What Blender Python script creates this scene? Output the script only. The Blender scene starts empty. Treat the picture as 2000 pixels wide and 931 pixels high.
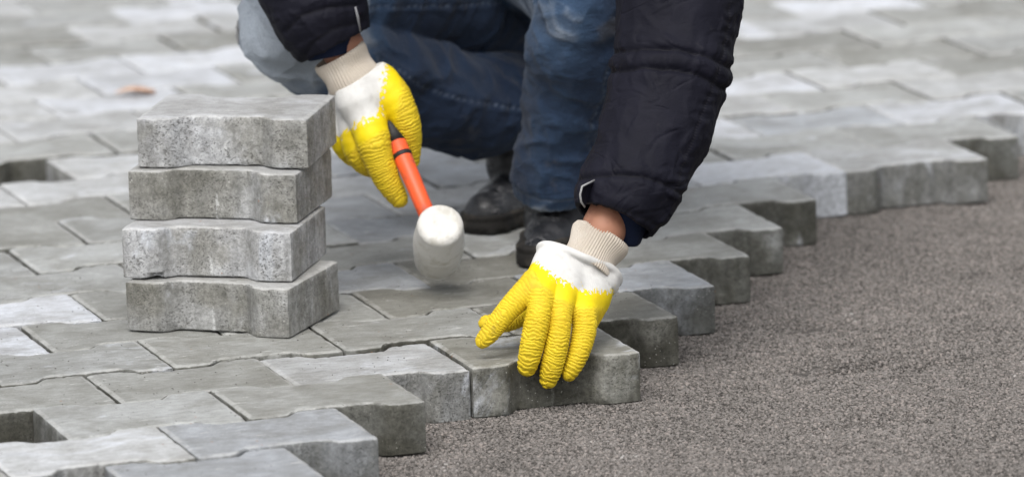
import bpy, math, random
import numpy as np
from mathutils import Matrix, Vector

random.seed(11)
RS = np.random.RandomState(11)
scene = bpy.context.scene
COL = scene.collection

# ------------------------------------------------------------------ camera
# x runs along the paver rows, y away from the camera, z = 0 is the top of the laid paving
CAM = np.array([-2.27957, -6.36220, 1.51566])
ROT = np.array([[0.9448825988, 0.0910699597, -0.3144886913],
                [-0.3263126102, 0.1833876582, -0.9273020259],
                [-0.0267760135, 0.9788131738, 0.2029970832]])
FPX = 12000.0                                   # focal length in pixels of the 2000 px wide photograph
cam_data = bpy.data.cameras.new('camera')
cam = bpy.data.objects.new('camera', cam_data)
COL.objects.link(cam)
mw = Matrix.Identity(4)
for r_ in range(3):
    for c_ in range(3):
        mw[r_][c_] = ROT[r_, c_]
    mw[r_][3] = CAM[r_]
cam.matrix_world = mw
cam_data.sensor_fit = 'HORIZONTAL'
cam_data.sensor_width = 36.0
cam_data.lens = FPX / 2000.0 * 36.0
cam_data.clip_start = 0.1
cam_data.clip_end = 500.0
cam_data.dof.use_dof = True
cam_data.dof.focus_distance = 6.84
cam_data.dof.aperture_fstop = 4.8
cam_data.dof.aperture_blades = 8
scene.camera = cam

# ------------------------------------------------------------------ overcast daylight
SUN_EL, SUN_AZ = math.radians(56), math.radians(240)   # direction the light comes from, seen from above
world = bpy.data.worlds.new('World')
scene.world = world
world.use_nodes = True
wn = world.node_tree
bg = wn.nodes['Background']
sky = wn.nodes.new('ShaderNodeTexSky')
sky.sky_type = 'NISHITA'
sky.sun_disc = False
sky.sun_elevation = SUN_EL
sky.sun_rotation = math.radians(90) - SUN_AZ
sky.dust_density = 4.0
hs = wn.nodes.new('ShaderNodeHueSaturation')
hs.inputs['Saturation'].default_value = 0.22            # cloud cover: an almost grey sky
wn.links.new(sky.outputs['Color'], hs.inputs['Color'])
wn.links.new(hs.outputs['Color'], bg.inputs['Color'])
bg.inputs['Strength'].default_value = 0.15
sd = bpy.data.lights.new('sun', 'SUN')
sd.energy = 1.1
sd.angle = math.radians(32)
sd.color = (1.0, 0.965, 0.92)
sun = bpy.data.objects.new('sun', sd)
COL.objects.link(sun)
sdir = Vector((math.cos(SUN_EL) * math.cos(SUN_AZ), math.cos(SUN_EL) * math.sin(SUN_AZ), math.sin(SUN_EL)))
sun.rotation_euler = sdir.to_track_quat('Z', 'Y').to_euler()
scene.view_settings.view_transform = 'Standard'
scene.view_settings.look = 'None'
scene.view_settings.exposure = 0.56
scene.view_settings.gamma = 1.0


# ------------------------------------------------------------------ helpers: points, noise, solids
def at(u, v, y):
    """the point of the plane y = const seen at pixel (u, v) of the photograph"""
    d = ROT @ np.array([(u - 1000.0) / FPX, -(v - 465.5) / FPX, -1.0])
    return CAM + d * ((y - CAM[1]) / d[1])


def px(n, y):
    """n photograph pixels in metres at depth y"""
    return n * ((y - CAM[1]) * 0.9273 + 1.02) / FPX


def hash3(i, j, k):
    h = (i * 374761393 + j * 668265263 + k * 2147483647 + 1013904223) & 0xffffffff
    h = ((h ^ (h >> 13)) * 1274126177) & 0xffffffff
    return ((h ^ (h >> 16)) & 0xffff) / 65535.0


def noise(P, s, seed=0):
    """smooth value noise, -1 .. 1"""
    Q = P * s + seed * 17.31
    F = np.floor(Q)
    I = F.astype(np.int64)
    f = Q - F
    f = f * f * f * (f * (f * 6 - 15) + 10)
    r = 0
    for dx in (0, 1):
        wx = f[:, 0] if dx else 1 - f[:, 0]
        for dy in (0, 1):
            wy = f[:, 1] if dy else 1 - f[:, 1]
            for dz in (0, 1):
                wz = f[:, 2] if dz else 1 - f[:, 2]
                r = r + wx * wy * wz * hash3(I[:, 0] + dx, I[:, 1] + dy, I[:, 2] + dz)
    return r * 2 - 1


def fbm(P, s, n=3, seed=0):
    r, a, t = 0, 1.0, 0
    for k in range(n):
        r = r + a * noise(P, s * 2 ** k, seed + k)
        t += a
        a *= 0.5
    return r / t


def sstep(a, b, x):
    t = np.clip((x - a) / (b - a), 0, 1)
    return t * t * (3 - 2 * t)


def smin(a, b, k):
    h = np.clip(0.5 + 0.5 * (b - a) / k, 0, 1)
    return b + (a - b) * h - k * h * (1 - h)


def seg(P, a, b, ra, rb):
    ab = b - a
    t = np.clip(((P - a) @ ab) / max(ab @ ab, 1e-12), 0, 1)
    return np.linalg.norm(P - (a + t[:, None] * ab), axis=1) - (ra + (rb - ra) * t), t


def chain(P, pts, k=0.01, want=False):
    """pts: list of (point, radius); smooth union of tapered capsules, optional length along the chain"""
    D, W, A, l0 = None, 0, 0, 0.0
    for (a, ra), (b, rb) in zip(pts[:-1], pts[1:]):
        d, t = seg(P, a, b, ra, rb)
        L = np.linalg.norm(b - a)
        if want:
            w = np.exp(-np.clip(d, -0.02, 0.2) / 0.004)
            W = W + w
            A = A + w * (l0 + t * L)
        l0 += L
        D = d if D is None else smin(D, d, k)
    return (D, A / W) if want else D


def surface(fn, lo, hi, h, newton=2):
    """skin of the solid fn < 0 on a regular grid (surface nets), pulled onto the exact surface"""
    lo = np.array(lo, float)
    n = np.ceil((np.array(hi) - lo) / h).astype(int) + 1
    n = (np.ceil((n - 1) / 4).astype(int)) * 4 + 1
    nb = (n - 1) // 4
    bi = np.stack(np.meshgrid(*[np.arange(k) for k in nb], indexing='ij'), -1).reshape(-1, 3)
    cv = np.empty(len(bi))
    for i in range(0, len(bi), 300000):
        cv[i:i + 300000] = fn(lo + (bi[i:i + 300000] * 4 + 2) * h)
    V = np.ones(n, np.float32)
    cb = cv.reshape(nb)
    V[:-1, :-1, :-1] = np.repeat(np.repeat(np.repeat(cb, 4, 0), 4, 1), 4, 2)
    act = bi[np.abs(cv) < 4 * h * 0.87 * 1.35 + 0.0035]
    o5 = np.stack(np.meshgrid(np.arange(5), np.arange(5), np.arange(5), indexing='ij'), -1).reshape(-1, 3)
    for i in range(0, len(act), 3000):
        g_ = (act[i:i + 3000, None, :] * 4 + o5[None]).reshape(-1, 3)
        V[g_[:, 0], g_[:, 1], g_[:, 2]] = fn(lo + g_ * h)
    S = V < 0
    c = S[:-1, :-1, :-1].astype(np.int8)
    tot = np.zeros_like(c)
    for dx in (0, 1):
        for dy in (0, 1):
            for dz in (0, 1):
                tot += S[dx:n[0] - 1 + dx, dy:n[1] - 1 + dy, dz:n[2] - 1 + dz]
    act = (tot > 0) & (tot < 8)
    idx = -np.ones(act.shape, np.int64)
    C = np.argwhere(act)
    idx[act] = np.arange(len(C))
    acc = np.zeros((len(C), 3))
    cnt = np.zeros(len(C))
    corners = [(a, b, d) for a in (0, 1) for b in (0, 1) for d in (0, 1)]
    for a in corners:
        for ax in range(3):
            if a[ax]:
                continue
            b = list(a)
            b[ax] = 1
            va = V[C[:, 0] + a[0], C[:, 1] + a[1], C[:, 2] + a[2]].astype(float)
            vb = V[C[:, 0] + b[0], C[:, 1] + b[1], C[:, 2] + b[2]].astype(float)
            m = (va < 0) != (vb < 0)
            t = np.where(m, va / np.where(m, va - vb, 1), 0)
            p = np.array(a, float)[None] + 0
            p = np.repeat(p, len(C), 0)
            p[:, ax] += t
            acc += p * m[:, None]
            cnt += m
    X = lo + (C + acc / cnt[:, None]) * h
    quads = []
    for ax in range(3):
        sl0 = [slice(1, n[k] - 1) for k in range(3)]
        sl0[ax] = slice(0, n[ax] - 1)
        sl1 = list(sl0)
        sl1[ax] = slice(1, n[ax])
        a, b = S[tuple(sl0)], S[tuple(sl1)]
        for flip in (False, True):
            E = np.argwhere((a & ~b) if not flip else (~a & b))
            if not len(E):
                continue
            off = np.array([1, 1, 1])
            off[ax] = 0
            E = E + off
            o1, o2 = [k for k in range(3) if k != ax]
            q = []
            for d1, d2 in ((0, 0), (1, 0), (1, 1), (0, 1)):
                e = E.copy()
                e[:, o1] -= d1
                e[:, o2] -= d2
                q.append(idx[e[:, 0], e[:, 1], e[:, 2]])
            q = np.stack(q, 1)
            if flip ^ (ax == 1):
                q = q[:, ::-1]
            quads.append(q)
    Q = np.concatenate(quads)
    for _ in range(newton):
        g = grad(fn, X, h * 0.5)
        d = np.clip(fn(X), -h, h)
        X = X - g * d[:, None] * 0.9
    return X, Q


def grad(fn, X, e):
    g = np.stack([fn(X + np.eye(3)[k] * e) - fn(X - np.eye(3)[k] * e) for k in range(3)], 1)
    return g / np.maximum(np.linalg.norm(g, axis=1), 1e-9)[:, None]


def mesh_of(name, X, Q, mat, smooth=True, attrs=None):
    me = bpy.data.meshes.new(name)
    Q = np.asarray(Q)
    me.vertices.add(len(X))
    me.vertices.foreach_set('co', np.asarray(X, np.float32).ravel())
    me.loops.add(Q.size)
    me.loops.foreach_set('vertex_index', Q.ravel().astype(np.int32))
    me.polygons.add(len(Q))
    me.polygons.foreach_set('loop_start', (np.arange(len(Q)) * Q.shape[1]).astype(np.int32))
    me.update(calc_edges=True)
    if smooth:
        me.polygons.foreach_set('use_smooth', np.ones(len(Q), bool))
    for k, a in (attrs or {}).items():
        at_ = me.attributes.new(k, 'FLOAT', 'POINT')
        at_.data.foreach_set('value', np.asarray(a, np.float32))
    me.validate()
    for m in (mat if isinstance(mat, (list, tuple)) else [mat]):
        me.materials.append(m)
    return me


def link(name, me, parent=None, label=None, cat=None, group=None, kind=None, loc=None, rot=None):
    o = bpy.data.objects.new(name, me)
    COL.objects.link(o)
    if parent is not None:
        o.parent = parent
        if parent.type == 'EMPTY' and parent.get('w') is None and loc is None:
            o.location = -parent.location
    if loc is not None:
        o.location = loc
    if rot is not None:
        o.rotation_euler = rot
    for k, v in (('label', label), ('category', cat), ('group', group), ('kind', kind)):
        if v:
            o[k] = v
    return o


# ------------------------------------------------------------------ materials
class NT:
    def __init__(s, name):
        s.m = bpy.data.materials.new(name)
        s.m.use_nodes = True
        s.n, s.l = s.m.node_tree.nodes, s.m.node_tree.links
        s.b = s.n['Principled BSDF']

    def new(s, t, **kw):
        n = s.n.new(t)
        for k, v in kw.items():
            if hasattr(n, k):
                setattr(n, k, v)
        return n

    def put(s, sock, v):
        if hasattr(v, 'is_output') or isinstance(v, bpy.types.NodeSocket):
            s.l.new(v, sock)
        else:
            sock.default_value = v

    def math(s, op, a, b=0.0, c=0.0, clamp=False):
        n = s.new('ShaderNodeMath', operation=op, use_clamp=clamp)
        s.put(n.inputs[0], a)
        s.put(n.inputs[1], b)
        if op in ('MULTIPLY_ADD', 'SMOOTH_MIN', 'SMOOTH_MAX'):
            s.put(n.inputs[2], c)
        return n.outputs[0]

    def vmath(s, op, a, b=(0, 0, 0), sc=None):
        n = s.new('ShaderNodeVectorMath', operation=op)
        s.put(n.inputs[0], a)
        s.put(n.inputs[1], b)
        if sc is not None:
            s.put(n.inputs['Scale'], sc)
        return n.outputs[0]

    def noise(s, vec, scale, detail=3.0, rough=0.55, dist=0.0, out='Fac'):
        n = s.new('ShaderNodeTexNoise')
        s.put(n.inputs['Vector'], vec)
        s.put(n.inputs['Scale'], scale)
        n.inputs['Detail'].default_value = detail
        n.inputs['Roughness'].default_value = rough
        n.inputs['Distortion'].default_value = dist
        return n.outputs[out]

    def voro(s, vec, scale, feature='F1', out='Distance', rand=1.0):
        n = s.new('ShaderNodeTexVoronoi', feature=feature)
        s.put(n.inputs['Vector'], vec)
        s.put(n.inputs['Scale'], scale)
        n.inputs['Randomness'].default_value = rand
        return n.outputs[out]

    def ramp(s, fac, a, b, lo=0.0, hi=1.0):
        n = s.new('ShaderNodeMapRange', interpolation_type='SMOOTHSTEP')
        s.put(n.inputs[0], fac)
        s.put(n.inputs[1], a)
        s.put(n.inputs[2], b)
        s.put(n.inputs[3], lo)
        s.put(n.inputs[4], hi)
        return n.outputs[0]

    def mix(s, f, a, b, mode='MIX'):
        n = s.new('ShaderNodeMix', data_type='RGBA', blend_type=mode)
        s.put(n.inputs[0], f)
        for sock, v in ((n.inputs[6], a), (n.inputs[7], b)):
            if isinstance(v, tuple) and len(v) == 3:
                v = v + (1.0,)
            s.put(sock, v)
        return n.outputs[2]

    def attr(s, name):
        n = s.new('ShaderNodeAttribute')
        n.attribute_name = name
        return n.outputs['Fac']

    def obj(s):
        return s.new('ShaderNodeTexCoord').outputs['Object']

    def bump(s, h, strength, dist, prev=None):
        n = s.new('ShaderNodeBump')
        n.inputs['Strength'].default_value = strength
        n.inputs['Distance'].default_value = dist
        s.put(n.inputs['Height'], h)
        if prev is not None:
            s.put(n.inputs['Normal'], prev)
        return n.outputs[0]

    def done(s, col, rough=0.8, spec=0.3, normal=None, sheen=None):
        if isinstance(col, tuple) and len(col) == 3:
            col = col + (1.0,)
        s.put(s.b.inputs['Base Color'], col)
        s.put(s.b.inputs['Roughness'], rough)
        s.put(s.b.inputs['Specular IOR Level'], spec)
        if normal is not None:
            s.l.new(normal, s.b.inputs['Normal'])
        if sheen:
            s.b.inputs['Sheen Weight'].default_value = sheen
        return s.m


def concrete_material():
    t = NT('paver_concrete')
    info = t.new('ShaderNodeObjectInfo')
    P0 = t.obj()
    P = t.vmath('ADD', P0, t.vmath('SCALE', (3.1, 7.7, 5.3), sc=t.math('MULTIPLY', info.outputs['Random'], 9.0)))
    geo = t.new('ShaderNodeNewGeometry')
    sep = t.new('ShaderNodeSeparateXYZ')
    t.l.new(t.new('ShaderNodeTexCoord').outputs['Normal'], sep.inputs[0])
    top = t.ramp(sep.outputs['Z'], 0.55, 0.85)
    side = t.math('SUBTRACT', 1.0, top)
    base = info.outputs['Color']
    cloud = t.noise(P, 14, 4, 0.6, 0.6)
    base = t.mix(1.0, base, t.mix(t.ramp(cloud, 0.3, 0.7), (0.80, 0.79, 0.765), (1.16, 1.165, 1.18)), 'MULTIPLY')
    # olive zones on the sides, with overall darkening set per paver
    side_amt = t.new('ShaderNodeAttribute')
    side_amt.attribute_type = 'OBJECT'
    side_amt.attribute_name = 'side_dark'
    darkened = t.math('MULTIPLY', t.math('MULTIPLY', side, side_amt.outputs['Fac']), t.ramp(t.noise(P, 13, 3), 0.72, 0.50))
    base = t.mix(darkened, base, t.mix(1.0, base, (0.31, 0.305, 0.275), 'MULTIPLY'))
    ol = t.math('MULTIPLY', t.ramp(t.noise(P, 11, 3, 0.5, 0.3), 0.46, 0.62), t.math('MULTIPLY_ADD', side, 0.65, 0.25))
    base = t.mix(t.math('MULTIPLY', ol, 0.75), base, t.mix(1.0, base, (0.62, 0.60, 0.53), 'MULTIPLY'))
    # limewash bloom: pale bluish crust, amount carried by the paver
    bl = t.noise(t.vmath('MULTIPLY', P, (0.8, 1.3, 0.55)), 16, 6, 0.62, 0.8)
    thr = t.math('MULTIPLY_ADD', info.outputs['Alpha'], -0.34, 0.74)
    bloom = t.ramp(bl, thr, t.math('ADD', thr, 0.14))
    base = t.mix(t.math('MULTIPLY', bloom, 0.62), base, (0.50, 0.525, 0.57))
    # pale rubbed smears along the top
    sm = t.noise(t.vmath('MULTIPLY', P, (1.0, 4.5, 1.0)), 26, 5, 0.65, 0.3)
    smear = t.math('MULTIPLY', t.ramp(sm, 0.64, 0.70), top)
    base = t.mix(t.math('MULTIPLY', smear, 0.55), base, (0.66, 0.66, 0.65))
    m2 = t.noise(t.vmath('MULTIPLY', P, (1.0, 2.2, 1.0)), 55, 5, 0.7, 0.4)
    base = t.mix(t.math('MULTIPLY', top, 0.8), base, t.mix(1.0, base, t.mix(t.ramp(m2, 0.32, 0.68), (0.80, 0.79, 0.77), (1.15, 1.15, 1.15)), 'MULTIPLY'))
    spk = t.voro(P, 190)
    base = t.mix(t.math('MULTIPLY', t.math('MULTIPLY', t.ramp(spk, 0.16, 0.10), t.ramp(t.noise(P, 20, 2), 0.5, 0.62)), 0.5), base, (0.62, 0.61, 0.58))
    # rubbed pale arris
    sp = t.new('ShaderNodeSeparateXYZ')
    t.l.new(P0, sp.inputs[0])
    rim = t.math('MULTIPLY', t.ramp(t.attr('rim'), 0.2, 1.0), t.ramp(t.noise(P, 45, 3), 0.36, 0.56))
    base = t.mix(t.math('MULTIPLY', rim, 0.24), base, (0.58, 0.58, 0.565))
    # mould tick in the middle of the waist
    ax = t.math('ABSOLUTE', t.math('ADD', sp.outputs['X'], t.math('MULTIPLY', t.math('SUBTRACT', t.noise(P, 60, 1), 0.5), 0.004)))
    tick = t.math('MULTIPLY', t.ramp(ax, 0.0022, 0.0010), t.ramp(sp.outputs['Z'], -0.026, -0.034))
    tick = t.math('MULTIPLY', t.math('MULTIPLY', tick, t.math('MULTIPLY', side, t.math('SUBTRACT', 1.0, t.math('MINIMUM', side_amt.outputs['Fac'], 0.9)))), t.ramp(t.noise(P, 200, 2), 0.40, 0.52))
    base = t.mix(t.math('MULTIPLY', tick, 0.6), base, (0.62, 0.63, 0.63))
    # vertical run marks on the sides
    run = t.noise(t.vmath('MULTIPLY', P, (1.0, 1.0, 0.06)), 75, 3, 0.6)
    base = t.mix(t.math('MULTIPLY', side, 0.55), base, t.mix(1.0, base, t.mix(t.ramp(run, 0.35, 0.66), (0.80, 0.80, 0.80), (1.22, 1.22, 1.23)), 'MULTIPLY'))
    # aggregate mottling and darker olive blotches on the cast faces
    ag = t.noise(P, 150, 5, 0.75, 0.3)
    base = t.mix(t.math('MULTIPLY', side, 0.9), base, t.mix(1.0, base, t.mix(t.ramp(ag, 0.33, 0.67), (0.70, 0.70, 0.69), (1.26, 1.26, 1.26)), 'MULTIPLY'))
    bl2 = t.ramp(t.noise(P, 17, 4, 0.65, 0.5), 0.50, 0.66)
    base = t.mix(t.math('MULTIPLY', t.math('MULTIPLY', bl2, side), t.math('MULTIPLY_ADD', side_amt.outputs['Fac'], 0.4, 0.25)), base, t.mix(1.0, base, (0.58, 0.57, 0.50), 'MULTIPLY'))
    # grain and open pits
    g = t.noise(P, 620, 3, 0.7)
    base = t.mix(0.8, base, t.mix(1.0, base, t.mix(g, (0.45, 0.45, 0.44), (1.55, 1.55, 1.55)), 'MULTIPLY'))
    pz = t.noise(t.vmath('MULTIPLY', P, (0.9, 0.9, 1.15)), 430, 4, 0.65, 0.4)
    pits = t.math('MULTIPLY', t.ramp(pz, 0.45, 0.35), t.ramp(t.noise(P, 30, 3), 0.38, 0.56))
    pits_s = t.math('MULTIPLY', pits, t.math('MULTIPLY_ADD', side, 0.88, 0.12))
    base = t.mix(t.math('MULTIPLY', pits_s, 0.7), base, (0.07, 0.067, 0.06))
    # tiny rusty fleck here and there
    fl = t.voro(P, 26)
    base = t.mix(t.math('MULTIPLY', t.ramp(fl, 0.045, 0.03), 0.7), base, (0.30, 0.13, 0.06))
    h = t.math('SUBTRACT', t.math('MULTIPLY', g, t.math('MULTIPLY_ADD', side, 0.5, 0.3)), t.math('MULTIPLY', pits_s, 2.2))
    h = t.math('ADD', h, t.math('MULTIPLY', t.noise(P, 90, 3), 0.5))
    nrm = t.bump(h, 0.65, 0.0009)
    rough = t.math('MULTIPLY_ADD', top, -0.22, 0.86)
    return t.done(base, rough, 0.35, nrm)


def gravel_material():
    t = NT('gravel_grains')
    at_ = t.new('ShaderNodeAttribute')
    at_.attribute_type = 'INSTANCER'
    at_.attribute_name = 'tone'
    geo = t.new('ShaderNodeNewGeometry')
    big = t.noise(geo.outputs['Position'], 9, 3, 0.6)
    tone = t.math('ADD', at_.outputs['Fac'], t.math('MULTIPLY', t.math('SUBTRACT', big, 0.5), 0.5))
    c = t.mix(t.ramp(tone, 0.0, 0.25), (0.055, 0.051, 0.047), (0.142, 0.130, 0.120))
    c = t.mix(t.ramp(tone, 0.25, 0.75), c, (0.198, 0.183, 0.172))
    c = t.mix(t.ramp(tone, 0.75, 0.93), c, (0.255, 0.226, 0.208))
    c = t.mix(t.ramp(tone, 1.0, 1.1), c, (0.38, 0.37, 0.355))
    return t.done(c, 0.85, 0.25)


def ground_material():
    t = NT('gravel_bed')
    P = t.obj()
    n = t.noise(P, 380, 3, 0.7)
    c = t.mix(t.ramp(n, 0.32, 0.68), (0.030, 0.028, 0.025), (0.14, 0.128, 0.118))
    return t.done(c, 0.9, 0.2, t.bump(n, 0.8, 0.002))


def denim_material():
    t = NT('denim')
    P = t.obj()
    fade = t.attr('fade')
    nz = t.noise(P, 9, 4, 0.6)
    c = t.mix(t.ramp(nz, 0.3, 0.7), (0.008, 0.016, 0.037), (0.016, 0.031, 0.064))
    mid = t.ramp(t.math('ADD', fade, t.math('MULTIPLY', t.math('SUBTRACT', t.noise(t.vmath('MULTIPLY', P, (1.5, 1.5, 0.6)), 24, 4), 0.5), 0.35)), 0.02, 0.75)
    c = t.mix(mid, c, (0.036, 0.068, 0.125))
    hi = t.ramp(t.math('ADD', fade, t.math('MULTIPLY', t.math('SUBTRACT', t.noise(P, 22, 3), 0.5), 0.3)), 0.55, 1.0)
    c = t.mix(hi, c, (0.33, 0.37, 0.42))
    seam = t.attr('seam')
    c = t.mix(t.math('MULTIPLY', seam, 0.5), c, (0.14, 0.17, 0.22))
    dirt = t.ramp(t.noise(P, 16, 4, 0.6), 0.60, 0.72)
    c = t.mix(t.math('MULTIPLY', dirt, 0.25), c, (0.13, 0.115, 0.095))
    tw = t.noise(t.vmath('MULTIPLY', P, (1.0, 1.0, 0.35)), 900, 2, 0.6)
    c = t.mix(0.75, c, t.mix(1.0, c, t.mix(tw, (0.5, 0.5, 0.5), (1.5, 1.5, 1.5)), 'MULTIPLY'))
    h = t.math('ADD', t.math('MULTIPLY', tw, 0.35), t.math('MULTIPLY', t.noise(t.vmath('MULTIPLY', P, (1, 1, 1.8)), 45, 3, 0.55, 0.8), 0.7))
    return t.done(c, 0.85, 0.2, t.bump(h, 0.7, 0.005), 0.08)


def nylon_material():
    t = NT('jacket_nylon')
    P = t.obj()
    n1 = t.noise(t.vmath('MULTIPLY', P, (1.0, 1.0, 1.4)), 15, 2, 0.5, 0.5)
    crease = t.math('ABSOLUTE', t.math('SUBTRACT', n1, 0.5))
    n2 = t.noise(P, 70, 3, 0.55, 0.8)
    h = t.math('ADD', t.math('MULTIPLY', t.ramp(crease, 0.0, 0.06), 0.30), t.math('MULTIPLY', n2, 0.22))
    c = t.mix(t.ramp(t.noise(P, 12, 4), 0.35, 0.7), (0.0045, 0.0046, 0.0096), (0.0080, 0.0080, 0.0152))
    dust = t.math('MULTIPLY', t.ramp(t.noise(P, 60, 4, 0.7), 0.60, 0.75), 0.25)
    c = t.mix(t.math('MULTIPLY', dust, 0.3), c, (0.10, 0.095, 0.095))
    c = t.mix(t.math('MULTIPLY', t.attr('seam'), 0.7), c, (0.004, 0.004, 0.006))
    st = t.math('MULTIPLY', t.attr('stitch'), t.ramp(t.math('SINE', t.math('MULTIPLY', t.attr('along'), 1900.0)), -0.1, 0.3))
    c = t.mix(t.math('MULTIPLY', st, 0.5), c, (0.03, 0.029, 0.035))
    fine = t.noise(t.vmath('MULTIPLY', P, (1.0, 1.0, 2.0)), 55, 4, 0.6, 1.0)
    h = t.math('ADD', h, t.math('MULTIPLY', fine, 0.3))
    return t.done(c, 0.72, 0.16, t.bump(h, 0.6, 0.004))


def glove_material():
    t = NT('dipped_glove')
    P = t.obj()
    dip = t.attr('dip')
    jag = t.noise(t.vmath('MULTIPLY', P, (1.0, 1.0, 0.40)), 300, 3, 0.6)
    jag2 = t.noise(P, 60, 3)
    d = t.math('ADD', dip, t.math('ADD', t.math('MULTIPLY', t.math('SUBTRACT', jag, 0.5), 0.040),
                                  t.math('MULTIPLY', t.math('SUBTRACT', jag2, 0.5), 0.008)))
    isy = t.ramp(d, -0.0004, 0.0004)
    rough_zone = t.ramp(t.math('ADD', dip, t.math('MULTIPLY', t.math('SUBTRACT', jag2, 0.5), 0.012)), 0.017, 0.026)
    y1 = t.mix(rough_zone, (0.78, 0.60, 0.004), (0.70, 0.52, 0.020))
    y1 = t.mix(t.ramp(t.noise(P, 35, 4), 0.35, 0.75), y1, t.mix(1.0, y1, (0.87, 0.83, 0.75), 'MULTIPLY'))
    grime = t.math('MULTIPLY', t.ramp(t.noise(P, 55, 4, 0.65), 0.56, 0.74), t.ramp(dip, 0.05, 0.12))
    y1 = t.mix(t.math('MULTIPLY', grime, 0.55), y1, (0.25, 0.18, 0.045))
    rib = t.attr('rib')
    y1 = t.mix(t.math('MULTIPLY', t.ramp(rib, 0.55, 0.0), t.math('MULTIPLY', rough_zone, 0.36)), y1, (0.36, 0.21, 0.008))  # shade between the ribs, put into the yellow as a darker tone
    w = t.mix(t.ramp(t.noise(P, 90, 4), 0.4, 0.75), (0.62, 0.615, 0.595), (0.54, 0.53, 0.51))
    w = t.mix(t.math('MULTIPLY', t.ramp(t.noise(P, 30, 3), 0.58, 0.7), 0.3), w, (0.42, 0.41, 0.39))
    c = t.mix(isy, w, y1)
    knit = t.noise(P, 750, 2)
    h = t.math('ADD', t.math('MULTIPLY', knit, t.math('SUBTRACT', 1.0, isy)), t.math('MULTIPLY', isy, 1.3))
    h = t.math('ADD', h, t.math('MULTIPLY', t.math('MULTIPLY', t.noise(P, 330, 3, 0.6), rough_zone), 0.9))
    h = t.math('ADD', h, t.math('MULTIPLY', t.math('MULTIPLY', rib, rough_zone), 1.1))
    return t.done(c, t.math('MULTIPLY_ADD', isy, -0.27, 0.9), 0.3, t.bump(h, 0.7, 0.0006))


def simple(name, col, rough=0.8, spec=0.3, scale=200, amt=0.25, bump=0.4, bd=0.001, col2=None, s2=20):
    t = NT(name)
    P = t.obj()
    n = t.noise(P, scale, 3)
    c = t.mix(t.math('MULTIPLY', n, amt * 2), col, tuple(min(1, x * (1 + amt)) for x in col))
    if col2:
        c = t.mix(t.ramp(t.noise(P, s2, 4, 0.6), 0.48, 0.68), c, col2)
    return t.done(c, rough, spec, t.bump(n, bump, bd))


M_CONC = concrete_material()
M_GRAIN = gravel_material()
M_BED = ground_material()
M_DENIM = denim_material()
M_NYLON = nylon_material()
M_GLOVE = glove_material()
M_KNIT = simple('knit_cuff', (0.44, 0.39, 0.33), 0.95, 0.1, 700, 0.2, 0.5, 0.0006, (0.50, 0.455, 0.395), 25)
M_NAVY = simple('navy_fleece', (0.009, 0.014, 0.034), 0.9, 0.15, 500, 0.3, 0.5, 0.001)
M_SKIN = simple('skin', (0.34, 0.16, 0.10), 0.55, 0.35, 320, 0.2, 0.3, 0.0006, (0.29, 0.125, 0.08), 40)
def boot_material():
    t = NT('boot_leather')
    P = t.obj()
    n = t.noise(P, 160, 3)
    c = t.mix(n, (0.007, 0.008, 0.010), (0.018, 0.019, 0.022))
    dust = t.ramp(t.noise(P, 30, 5, 0.65), 0.46, 0.70)
    c = t.mix(t.math('MULTIPLY', dust, 0.35), c, (0.07, 0.07, 0.077))
    st = t.noise(t.vmath('MULTIPLY', P, (0.6, 0.6, 3.2)), 48, 3, 0.6, 0.9)
    line = t.ramp(t.math('ABSOLUTE', t.math('SUBTRACT', st, 0.5)), 0.022, 0.004)
    line = t.math('MULTIPLY', line, t.ramp(t.noise(P, 18, 2), 0.45, 0.6))
    c = t.mix(t.math('MULTIPLY', line, 0.6), c, (0.26, 0.26, 0.265))
    h = t.math('ADD', t.math('MULTIPLY', n, 0.4), t.math('ADD', t.noise(P, 45, 3), t.math('MULTIPLY', line, -0.8)))
    return t.done(c, t.math('MULTIPLY_ADD', dust, 0.35, 0.42), 0.4, t.bump(h, 0.6, 0.0025))


M_BOOT = boot_material()
M_SOLE = simple('boot_rubber', (0.012, 0.011, 0.010), 0.8, 0.3, 160, 0.3, 0.5, 0.001, (0.06, 0.052, 0.042), 30)
M_WHITE = simple('white_rubber', (0.59, 0.58, 0.55), 0.7, 0.3, 260, 0.08, 0.5, 0.0007, (0.49, 0.475, 0.43), 60)
M_ORANGE = simple('orange_shaft', (0.80, 0.105, 0.03), 0.45, 0.4, 120, 0.1, 0.25, 0.0005, (0.52, 0.10, 0.05), 60)
M_BLACK = simple('black_rubber', (0.012, 0.012, 0.013), 0.6, 0.4, 260, 0.3, 0.4, 0.0006)
M_TRIM = simple('white_trim', (0.28, 0.28, 0.28), 0.8, 0.2)
M_ZIP = simple('dull_zip', (0.16, 0.16, 0.17), 0.6, 0.4)
M_LEAF = simple('dry_leaf', (0.52, 0.36, 0.27), 0.8, 0.2, 90, 0.2, 0.5, 0.001, (0.22, 0.09, 0.05), 45)
M_HAIR = simple('dark_wool', (0.02, 0.02, 0.022), 0.95, 0.1)
M_EYE = simple('eye', (0.6, 0.58, 0.55), 0.3, 0.5)

# ------------------------------------------------------------------ pavers
LEN, PITCH, HW, THK = 0.2, 0.13962, 0.0787, 0.0575
GAP = 0.0011


def half_width(x):
    """double-T outline: wide heads, narrow waist"""
    a = np.abs(x)
    s = sstep(0.0385, 0.0615, a) * 2 - 1
    bulge = 0.0016 * np.cos(np.clip((a - 0.078) / 0.022, -1, 1) * math.pi / 2)
    return PITCH / 2 + (HW - PITCH / 2) * s - GAP + bulge * (a > 0.056) - 0.0008


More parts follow.
